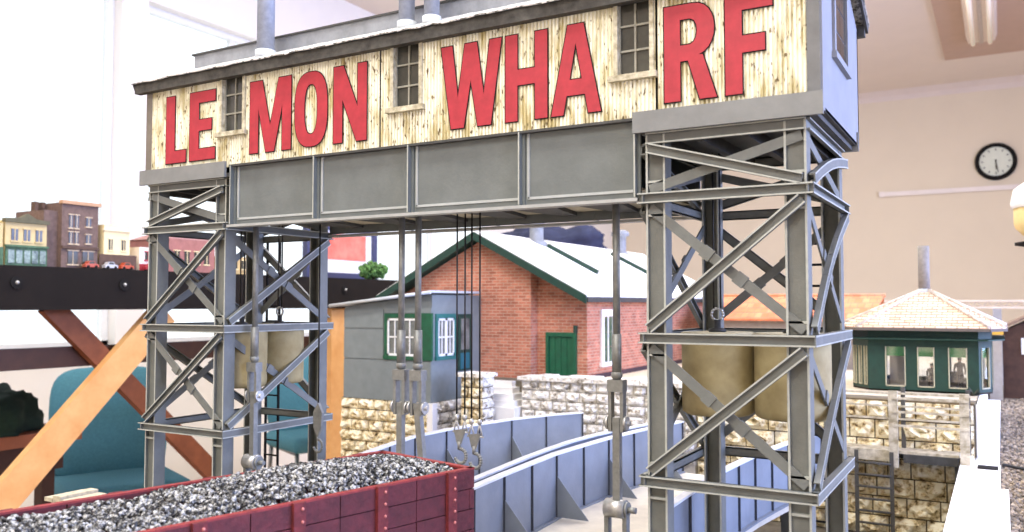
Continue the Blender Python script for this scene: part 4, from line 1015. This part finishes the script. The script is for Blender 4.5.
# two small figures inside (one continuous skinned body each)
def figure(x, y, z, h, label, seated):
    s_ = h / 1.75; V = []; E_ = []; Rr = []
    def j(px, py, pz, r_): V.append((px * s_, py * s_, pz * s_)); Rr.append(r_ * s_); return len(V) - 1
    if not seated:
        pel = j(0, 0, .95, .15); ch_ = j(0, 0, 1.30, .17); nk = j(0, 0, 1.48, .06); hd = j(0, -.01, 1.60, .10); ht = j(0, -.01, 1.70, .085)
        E_ += [(pel, ch_), (ch_, nk), (nk, hd), (hd, ht)]
        for sg in (-1, 1):
            sh = j(sg * .20, 0, 1.40, .075); el = j(sg * .27, -.02, 1.12, .055); wr_ = j(sg * .25, -.12, .90, .042); hn = j(sg * .24, -.16, .83, .045)
            hp = j(sg * .10, 0, .86, .10); kn = j(sg * .11, -.01, .48, .075); an = j(sg * .11, .02, .09, .055); to = j(sg * .12, -.14, .04, .045)
            E_ += [(ch_, sh), (sh, el), (el, wr_), (wr_, hn), (pel, hp), (hp, kn), (kn, an), (an, to)]
    else:
        pel = j(0, 0, .52, .16); ch_ = j(0, -.03, .90, .17); nk = j(0, -.04, 1.08, .06); hd = j(0, -.06, 1.19, .10); ht = j(0, -.06, 1.30, .085)
        E_ += [(pel, ch_), (ch_, nk), (nk, hd), (hd, ht)]
        for sg in (-1, 1):
            sh = j(sg * .20, -.03, 1.0, .075); el = j(sg * .26, -.06, .72, .055); wr_ = j(sg * .18, -.28, .66, .042); hn = j(sg * .16, -.36, .66, .045)
            hp = j(sg * .11, -.04, .50, .11); kn = j(sg * .12, -.46, .50, .08); an = j(sg * .12, -.46, .09, .055); to = j(sg * .12, -.60, .04, .045)
            E_ += [(ch_, sh), (sh, el), (el, wr_), (wr_, hn), (pel, hp), (hp, kn), (kn, an), (an, to)]
    me = bpy.data.meshes.new('person'); me.from_pydata(V, E_, []); me.materials.append(mat('dark_work_clothes', (34, 28, 27), .8, .2, 200))
    t_ = thing('person', (x, y, z), label, 'person', 'figures in the signal box')
    o = put('body', me, t_); o.modifiers.new('skin', 'SKIN'); sv = me.skin_vertices[0].data
    for k, r_ in enumerate(Rr): sv[k].radius = (r_, r_)
    sv[0].use_root = True
    sub = o.modifiers.new('sub', 'SUBSURF'); sub.levels = 1; sub.render_levels = 2
    hz = V[ht][2]
    MB().sphere((x, y + V[ht][1], z + hz - .01 * s_), .115 * s_, 10, 6, sc=(1, 1.1, .75)).build('cap', mat('dark_cap', (40, 36, 36), .8, .1, 100), t_)
    MB().sphere((x, y + V[hd][1] - .045 * s_, z + V[hd][2] - .01 * s_), .072 * s_, 10, 6, sc=(.9, .9, 1.2)).build('face', mat('painted_skin', (176, 128, 104), .7, .1, 100), t_)
figure(-.088, 2.262, TZ + .004, .075, 'small model figure in dark clothes standing behind the right window of the signal box', False)
figure(-.148, 2.285, TZ + .004, .076, 'small seated model figure in a cap behind the middle window of the signal box', True)
part = thing('stool', (-.148, 2.285, TZ + .004), 'little wooden stool under the seated figure in the signal box', 'stool')
MB().lathe((-.148, 2.285, TZ + .0125), [(.009, 0), (.009, .0025)], 12).build('seat', WOOD_X, part)
for a in range(3): MB().cyl((-.148 + .006 * math.cos(a * 2.1), 2.285 + .006 * math.sin(a * 2.1), TZ + .004), (-.148 + .004 * math.cos(a * 2.1), 2.285 + .004 * math.sin(a * 2.1), TZ + .013), .001, n=6).build('leg', WOOD_X, part)
# spiky plant by the corner of the box
t = thing('spiky_plant', (-.030, 2.185, TZ), 'small dark spiky plant at the right corner of the signal box', 'plant')
t.location = (-.058, 2.17, TZ); rp_ = random.Random(2)
for i in range(16):
    a = rp_.uniform(0, 6.3); l_ = rp_.uniform(.014, .026); c0 = Vector((-.058, 2.17, TZ)); d = Vector((math.cos(a), math.sin(a), rp_.uniform(.35, 1.2))).normalized(); s_ = d.cross(Vector((0, 0, 1))).normalized() * .0032
    m = MB(); k = m.add([c0 - s_, c0 + s_, c0 + d * l_ * .6 + s_ * .8, c0 + d * l_, c0 + d * l_ * .6 - s_ * .8, c0 + d * l_ * .4 + Vector((0, 0, -.002))]); m.face((k, k + 1, k + 2, k + 3, k + 4)); m.face((k, k + 4, k + 5)); m.face((k + 1, k + 5, k + 2)); m.face((k + 5, k + 4, k + 3)); m.face((k + 5, k + 3, k + 2)); m.face((k, k + 5, k + 1))
    m.build('leaf', mat('dark_leaf', (60, 66, 54), .7, .2, 90), t)

# ================================================================== BEHIND THE SIGNAL BOX
t = thing('tiled_cottage', (-.61, 3.0, TZ), 'low cottage with orange tiled roof behind the signal box', 'cottage')
part_box('walls', t, mat('grey_render', (150, 140, 130), .9, .1, 40), -.87, -.37, 2.85, 3.15, TZ, 1.150)
for sg in (-1, 1):
    MB().prism([(-.89, 3.0, 1.222), (-.33, 3.0, 1.222), (-.35, 3.0 + sg * .175, 1.145), (-.89, 3.0 + sg * .175, 1.145)], (0, 0, .006)).build('roof_slope', TILE2, t)
for k in range(3): MB().box(-.81 + k * .15, -.75 + k * .15, 2.846, 2.85, 1.04, 1.11).build('window', PANE, t)
MB().cyl((-.895, 3.0, 1.228), (-.325, 3.0, 1.228), .006, n=8).build('ridge_tile', TILE2, t)
t = thing('brown_shed', (.09, 3.42, LZ), 'dark brown shed with sloping roof beyond the ballast', 'shed')
part_box('walls', t, mat('dark_brown_boards', (84, 58, 46), .8, .2, 40), 0.0, .30, 3.36, 3.6, LZ, 1.105)
MB().prism([(-.03, 3.33, 1.100), (.14, 3.33, 1.185), (.33, 3.33, 1.100), (.33, 3.33, 1.108), (.14, 3.33, 1.195), (-.03, 3.33, 1.108)], (0, .3, 0)).build('roof', mat('grey_brown_roof', (140, 116, 100), .8, .15, 40), t)
MB().prism([(0, 3.358, 1.105), (.28, 3.358, 1.105), (.14, 3.358, 1.178)], (0, .2, 0)).build('gable', mat('dark_brown_boards', (84, 58, 46)), t)
MB().box(.055, .085, 3.355, 3.36, 1.03, 1.085).build('window', WHITEP, t)
t = thing('yellow_loader', (-.02, 3.30, LZ), 'small yellow machine beside the brown shed roof', 'machine')
t.location = (-.012, 3.28, LZ)
YEL = mat('yellow_paint', (222, 176, 70), .5, .1, 50)
MB().box(-.045, .004, 3.25, 3.31, 1.098, 1.122).build('cab', YEL, t); MB().prism([(-.045, 3.25, 1.122), (.004, 3.25, 1.122), (-.006, 3.25, 1.136), (-.034, 3.25, 1.136)], (0, .06, 0)).build('cab_roof', YEL, t)
MB().box(-.040, -.002, 3.255, 3.305, LZ, 1.098).build('mast', mat('grey_mast', (168, 160, 150), .7, .1, 40), t)
t = thing('white_lattice_viaduct', (.1, 4.1, 0), 'pale lattice girder viaduct on a post far behind the signal box', 'viaduct')
VW = mat('pale_viaduct', (214, 200, 184), .8, .06, 30)
for z in (1.213, 1.185): MB().box(-.75, .7, 4.09, 4.11, z - .004, z + .004).build('chord', VW, t)
for i in range(36):
    x = -.75 + i * .04; MB().bar((x, 4.1, 1.185), (x + .02, 4.1, 1.213), .004, .004).build('lattice_bar', VW, t); MB().bar((x + .02, 4.1, 1.213), (x + .04, 4.1, 1.185), .004, .004).build('lattice_bar', VW, t)
for x in (-.5, -.016, .55): MB().box(x - .016, x + .016, 4.085, 4.115, 0, 1.181).build('pier', mat('grey_pier', (160, 158, 160), .8, .08, 40), t)
t = thing('lantern_turret', (.075, 2.7, LZ), 'cream lantern turret with white roof at the right edge', 'turret')
MB().cyl((.080, 2.7, LZ), (.080, 2.7, 1.355), .012, n=10).build('column', BLACK, t)
MB().lathe((.080, 2.7, 1.355), [(.025, 0), (.045, .004), (.045, .012), (.02, .016)], 10).build('base', BLACK, t)
MB().lathe((.080, 2.7, 1.405), [(.02, -.024), (.042, 0), (.046, .012), (.046, .06)], 8).build('lantern', mat('yellow_cream_lantern', (232, 206, 140), .6, .06, 40), t)
MB().lathe((.080, 2.7, 1.461), [(.050, 0), (.054, .012), (.046, .05), (.020, .07)], 8).build('turret_roof', WHITEP, t)

# ================================================================== NAVY JACKET ON A CABINET BEHIND THE BRICK HOUSE
t = thing('storage_cabinet', (-2.12, 4.15, 0), 'tall cabinet behind the brick house with a navy jacket on top', 'cabinet')
CABM = mat('cabinet_board', (188, 150, 116), .6, .06, 10)
part_box('carcass', t, CABM, -2.55, -1.70, 3.98, 4.40, 0, 1.47)
for k in range(2): part_box('cabinet_door', t, CABM, -2.54 + k * .42, -2.13 + k * .42, 3.96, 3.98, .05, 1.44)
def cloth(name, c, sx, sy, sz, seed, m, label, cat, n=26, mm=16, power=.6):
    rr = Vector((seed * 3.1, seed * 1.7, 0)); mb = MB(); c = Vector(c)
    for a in range(mm + 1):
        ph = (PI / 2) * a / mm
        for i in range(n):
            th = 2 * PI * i / n; rx = math.cos(ph) ** power if ph < PI / 2 - 1e-6 else 0
            p = Vector((rx * math.cos(th), rx * math.sin(th), math.sin(ph)))
            nz_ = noise.fractal(Vector((p.x * 2.2, p.y * 2.2, p.z * 2.0)) + rr, .7, 2.2, 4) * .22 + .12 * math.sin(p.x * 7 + p.y * 3 + seed) * p.z
            s_ = 1 + nz_
            mb.v.append(c + Vector((p.x * sx * s_, p.y * sy * s_, max(0, p.z * sz * (1 + nz_ * 1.2)))))
    for a in range(mm):
        for i in range(n): j = (i + 1) % n; mb.face((a * n + i, a * n + j, (a + 1) * n + j, (a + 1) * n + i), 0, True)
    mb.face([i for i in reversed(range(n))])
    o = mb.build(name, m); o.location = o.location; tag(o, label, cat); return o
cloth('jacket', (-2.18, 4.18, 1.472), .37, .17, .145, 3, mat('navy_cloth', (50, 56, 84), .9, .2, 20), 'crumpled navy blue jacket heaped behind the white roof of the brick house', 'jacket')

# ================================================================== LEFT: SECOND LAYOUT ON TRESTLES
LX, LT, LB = -2.30, 1.304, 1.183
t = thing('layout_table', (-2.6, 2.1, 0), 'raised model railway table with charcoal fascia on timber trestles', 'layout table')
part_box('fascia', t, FASCIA, LX - .02, LX, .2, 3.75, LB, LT)
part_box('table_top', t, FASCIA, -2.95, LX - .02, .2, 3.75, LT - .02, LT)
part_box('end_board', t, FASCIA, -2.95, LX, 3.73, 3.75, LB, LT)
for y in (.98, 1.325, 1.65, 1.98, 2.32, 2.65, 3.0, 3.35):
    z = 1.258; b_ = MB().cyl((LX, y, z), (LX + .005, y, z), .017, n=18).build('bolt_recess', BLACK, t)
    MB().sphere((LX + .006, y, z), .0055, 10, 6).build('bolt_head', ZINC, b_)
def beam(nm, p0, p1, wd, ht, m): return MB().bar(p0, p1, wd, ht, (1, 0, 0)).build(nm, m, t)
beam('leg', (-2.35, 2.645, 0), (-2.35, 2.645, LB), .080, .045, WOOD_L)
beam('leg', (-2.35, .75, 0), (-2.35, .75, LB), .080, .045, WOOD_L)
beam('leg', (-2.88, 3.5, 0), (-2.88, 3.5, LB), .080, .045, WOOD_L)
beam('leg', (-2.88, .45, 0), (-2.88, .45, LB), .080, .045, WOOD_L)
beam('brace', (-2.345, .80, .14), (-2.345, 1.83, 1.175), .088, .028, WOOD_L)
beam('brace', (-2.375, 1.46, 1.20), (-2.375, 2.36, .33), .060, .028, WOOD_D)
beam('stretcher', (-2.41, .70, 1.046), (-2.41, 2.72, 1.040), .060, .03, WOOD_X)
# shops and houses on the layout; fronts face +x
def hbox(nm, par, m, y0, y1, z0, z1, d0, d1): return MB().box(LXh - d1, LXh - d0, y0, y1, z0, z1).build(nm, m, par)
LXh = -2.345
def house(name, label, y0, y1, h, depth, wall, wins, wm, roof=None):
    t_ = thing(name, (LXh - depth / 2, (y0 + y1) / 2, LT), label, 'model building', 'model buildings on the left layout')
    part_box('walls', t_, wall, LXh - depth, LXh, y0, y1, LT, LT + h)
    for (a, b, c_, d_) in wins:
        o = MB().box(LXh, LXh + .002, y0 + a, y0 + b, LT + c_, LT + d_).build('window', PANE, t_)
        MB().box(LXh, LXh + .004, y0 + a - .003, y0 + b + .003, LT + c_ - .004, LT + c_).build('sill', wm, o)
        MB().box(LXh, LXh + .004, y0 + a - .003, y0 + b + .003, LT + d_, LT + d_ + .003).build('lintel', wm, o)
        MB().box(LXh, LXh + .003, y0 + (a + b) / 2 - .001, y0 + (a + b) / 2 + .001, LT + c_, LT + d_).build('glazing_bar', wm, o)
    return t_
SHOPC = mat('shop_cream', (212, 190, 138), .8, .06, 40); SHOPG = mat('shop_green', (84, 118, 86), .7, .25, 60); BRK2 = mat('dark_red_brown_brick', (120, 98, 88), .85, .18, 90)
CRM2 = mat('pale_cream_wall', (244, 224, 172), .8, .05, 40); BRN = mat('dim_brown_wall', (96, 74, 62), .85, .15, 60); RED2 = mat('dusty_red_wall', (168, 112, 102), .85, .12, 50)
h1 = house('corner_shop', 'cream and green two-storey shop with arched windows at the far left of the layout', 1.318, 1.434, .125, .14, SHOPC, [(.016, .034, .070, .102), (.050, .068, .070, .102), (.084, .102, .070, .102)], SHOPC)
hbox('shop_front', h1, SHOPG, 1.318, 1.434, LT, LT + .052, -.004, 0)
for k in range(5): hbox('shop_window', h1, mat('shop_glass', (150, 168, 150), .2, rgb2=(70, 84, 74), scale=60), 1.324 + k * .022, 1.341 + k * .022, LT + .008, LT + .044, -.006, -.004)
MB().box(LXh, LXh + .009, 1.316, 1.436, LT + .052, LT + .058).build('shop_cornice', SHOPG, h1)
cn = MB().prism([(LXh - .01, 1.314, LT + .120), (LXh - .01, 1.438, LT + .120), (LXh - .01, 1.438, LT + .130), (LXh - .01, 1.40, LT + .132), (LXh - .01, 1.376, LT + .146), (LXh - .01, 1.352, LT + .132), (LXh - .01, 1.314, LT + .130)], (.018, 0, 0)); cn.build('cornice', mat('green_brown_cornice', (100, 96, 70), .7, .15, 50), h1)
MB().box(LXh - .08, LXh - .06, 1.32, 1.335, LT + .125, LT + .165).build('chimney', BRK2, h1)
h0 = house('green_corner_house', 'green-fronted house cut by the left edge of the layout view', 1.20, 1.312, .115, .14, SHOPC, [(.02, .04, .06, .09), (.06, .08, .06, .09)], SHOPG)
hbox('shop_front', h0, SHOPG, 1.20, 1.312, LT, LT + .05, -.004, 0)
h2 = house('brick_tenement', 'tall dark red-brown brick tenement between the green shop and the cream house', 1.478, 1.592, .190, .12, BRK2, [(.022, .032, .118, .155), (.040, .050, .118, .155), (.075, .090, .125, .15), (.022, .032, .072, .105), (.040, .050, .072, .105), (.075, .090, .075, .10), (.02, .05, .012, .05), (.065, .10, .012, .05)], mat('pale_stone_trim', (200, 180, 150), .8, .05, 40))
MB().box(LXh - .01, LXh + .008, 1.474, 1.596, LT + .186, LT + .196).build('cornice', mat('tan_cornice', (190, 150, 116), .8, .08, 40), h2)
MB().box(LXh, LXh + .007, 1.478, 1.592, LT + .056, LT + .064).build('string_course', BRN, h2)
MB().box(LXh - .16, LXh - .02, 1.437, 1.478, LT, LT + .165).build('side_wing', BRK2, h2)
for y in (1.440, 1.462): MB().box(LXh - .09, LXh - .07, y, y + .010, LT + .165, LT + .192).build('chimney', BRN, h2)
h3 = house('cream_cottage', 'small pale cream house with two dark windows on a brown ground floor', 1.612, 1.700, .136, .10, CRM2, [(.016, .028, .060, .092), (.060, .072, .060, .092)], CRM2)
hbox('ground_floor', h3, BRN, 1.596, 1.722, LT, LT + .046, -.004, 0)
MB().box(LXh - .005, LXh + .006, 1.608, 1.704, LT + .118, LT + .124).build('cornice', mat('pale_cream_cornice', (250, 236, 196), .8, .05, 40), h3)
h4 = house('dusty_red_works', 'low dusty red factory seen through the left tower', 1.845, 2.03, .110, .2, RED2, [(.02, .04, .03, .07), (.06, .08, .03, .07), (.10, .12, .03, .07), (.14, .16, .03, .07)], CRM2)
MB().prism([(LXh, 1.84, LT + .11), (LXh, 2.035, LT + .11), (LXh, 1.94, LT + .142)], (-.2, 0, 0)).build('roof', mat('pink_grey_roof', (186, 140, 130), .8, .1, 40), h4)
h5 = house('tan_warehouse', 'low tan warehouse beside the dusty red factory, seen through the left tower', 2.05, 2.20, .062, .2, mat('tan_render', (206, 176, 120), .8, .08, 40), [(.02, .04, .02, .05), (.06, .08, .02, .05), (.10, .12, .02, .05)], CRM2)
h6 = house('cream_red_store', 'white and red store building just left of the left tower', 1.735, 1.83, .075, .09, mat('white_render', (240, 226, 210), .8, .05, 40), [(.02, .04, .035, .06), (.055, .075, .035, .06)], RED)
hbox('red_base', h6, RED, 1.735, 1.83, LT, LT + .022, -.004, 0)
# little vehicles along the front
def car(y, x, m, label, ln=.042):
    t_ = thing('model_car', (x, y, LT), label, 'model car', 'model cars on the left layout')
    MB().prism([(x + .009, y - ln / 2, LT + .004), (x + .009, y + ln / 2, LT + .004), (x + .009, y + ln / 2, LT + .012), (x + .009, y + ln * .28, LT + .014), (x + .009, y + ln * .16, LT + .022), (x + .009, y - ln * .22, LT + .022), (x + .009, y - ln * .34, LT + .014), (x + .009, y - ln / 2, LT + .012)], (-.018, 0, 0)).build('body', m, t_)
    MB().prism([(x + .0095, y + ln * .2, LT + .0145), (x + .0095, y + ln * .13, LT + .0205), (x + .0095, y - ln * .18, LT + .0205), (x + .0095, y - ln * .27, LT + .0145)], (-.019, 0, 0)).build('car_window', PANE, t_)
    for dy in (-ln * .3, ln * .3):
        for dx in (-.008, .008): MB().cyl((x + dx - .0016, y + dy, LT + .005), (x + dx + .0016, y + dy, LT + .005), .005, n=12).build('wheel', BLACK, t_)
car(1.618, -2.322, mat('silver_car', (200, 200, 204), .3, .05, 40), 'tiny silver car in front of the cream house')
car(1.672, -2.322, mat('orange_red_car', (196, 84, 48), .4, .1, 40), 'tiny orange-red car in front of the cream house')
car(1.555, -2.322, mat('rust_car', (190, 90, 66), .4, .1, 40), 'tiny rust-coloured car in front of the brick tenement')
car(1.760, -2.320, RED, 'tiny bright red car next to the left tower', .05)

# framed red picture and plant standing on the layout
t = thing('framed_picture', (-2.86, 3.34, LT), 'framed red picture with white mount standing on the left layout', 'picture')
py0, py1, pz0, pz1 = 3.02, 3.545, LT + .001, 1.60
NAVY = mat('navy_frame', (66, 70, 104), .5, .08, 30)
MB().box(-2.88, -2.868, py0 + .03, py1 - .03, pz0 + .03, pz1 - .03).build('mount', WHITEP, t)
MB().box(-2.868, -2.866, py0 + .075, py1 - .08, pz0 + .115, pz1 - .05).build('print', mat('red_print', (214, 84, 72), .8, rgb2=(226, 140, 120), scale=9), t)
for a in ((py0, py0 + .035, pz0, pz1), (py1 - .035, py1, pz0, pz1), (py0 + .035, py1 - .035, pz0, pz0 + .05), (py0 + .035, py1 - .035, pz1 - .035, pz1)): MB().box(-2.885, -2.855, *a).build('frame_bar', NAVY, t)
t = thing('green_bush', (-2.6, 3.2, LT), 'small bright green bush in front of the framed picture', 'bush'); rp_ = random.Random(9)
MB().cyl((-2.6, 3.2, LT), (-2.6, 3.2, LT + .05), .006, n=6).build('stem', WOOD_X, t)
fo = MB()
for i in range(420):
    d = Vector((rp_.gauss(0, 1), rp_.gauss(0, 1), rp_.gauss(0, .7))); d.normalize(); c0 = Vector((-2.6, 3.2, LT + .055)) + Vector((d.x * .06, d.y * .085, d.z * .045)) * rp_.random() ** .4
    lump(fo, c0, rp_.uniform(.006, .011), rp_)
fo.build('foliage', mat('bright_foliage', (96, 140, 70), .8, .25, 60), t)['kind'] = 'stuff'

# ================================================================== CHAIRS, DESK, GREEN COAT
def chair(x, y, label):
    t_ = thing('upholstered_chair', (x, y, 0), label, 'chair', 'teal chairs in the hall')
    t_.rotation_euler = (0, 0, math.atan2(-.43, .9))
    b_ = rounded('backrest', .07, .47, .50, .03, TEAL, t_, (-.23, 0, .675), (0, math.radians(-9), 0), bend=.035)
    s_ = rounded('seat', .50, .48, .085, .035, TEAL, t_, (.03, 0, .445), (0, math.radians(-2), 0), seg=4)
    def loc(nm, pts, r_, m=CHROME):
        mb = MB(); mb.tube(pts, r_, 10); me = mb.mesh(nm, m); return put(nm, me, t_)
    for sy in (-.20, .20):
        loc('leg', [(.22, sy, 0), (.20, sy, .41)], .012); loc('leg', [(-.27, sy, 0), (-.20, sy, .41), (-.225, sy, .52)], .012)
        loc('side_rail', [(.20, sy, .40), (-.20, sy, .40)], .011)
    return t_
chair(-3.21, 2.29, 'teal upholstered chair left of the left tower, beside the desk')
chair(-3.36, 3.66, 'teal upholstered chair seen through the left tower, furthest from the desk')
t = thing('brown_desk', (-3.2, 1.32, 0), 'brown wooden desk in the far left corner with a green coat on it', 'desk')
DESK = mat('desk_brown', (176, 106, 68), .5, .1, 12)
part_box('desk_top', t, DESK, -3.65, -2.76, .75, 1.83, .735, .775)
part_box('apron', t, WOOD_X, -3.60, -2.80, .80, 1.79, .64, .735)
for x in (-3.58, -2.84):
    for y in (.82, 1.75): part_box('leg', t, WOOD_X, x - .022, x + .022, y - .022, y + .022, 0, .735)
cloth('coat', (-2.98, 1.60, .776), .20, .18, .14, 8, mat('dark_green_cloth', (38, 62, 48), .95, .25, 14), 'dark green coat heaped on the brown desk', 'coat')
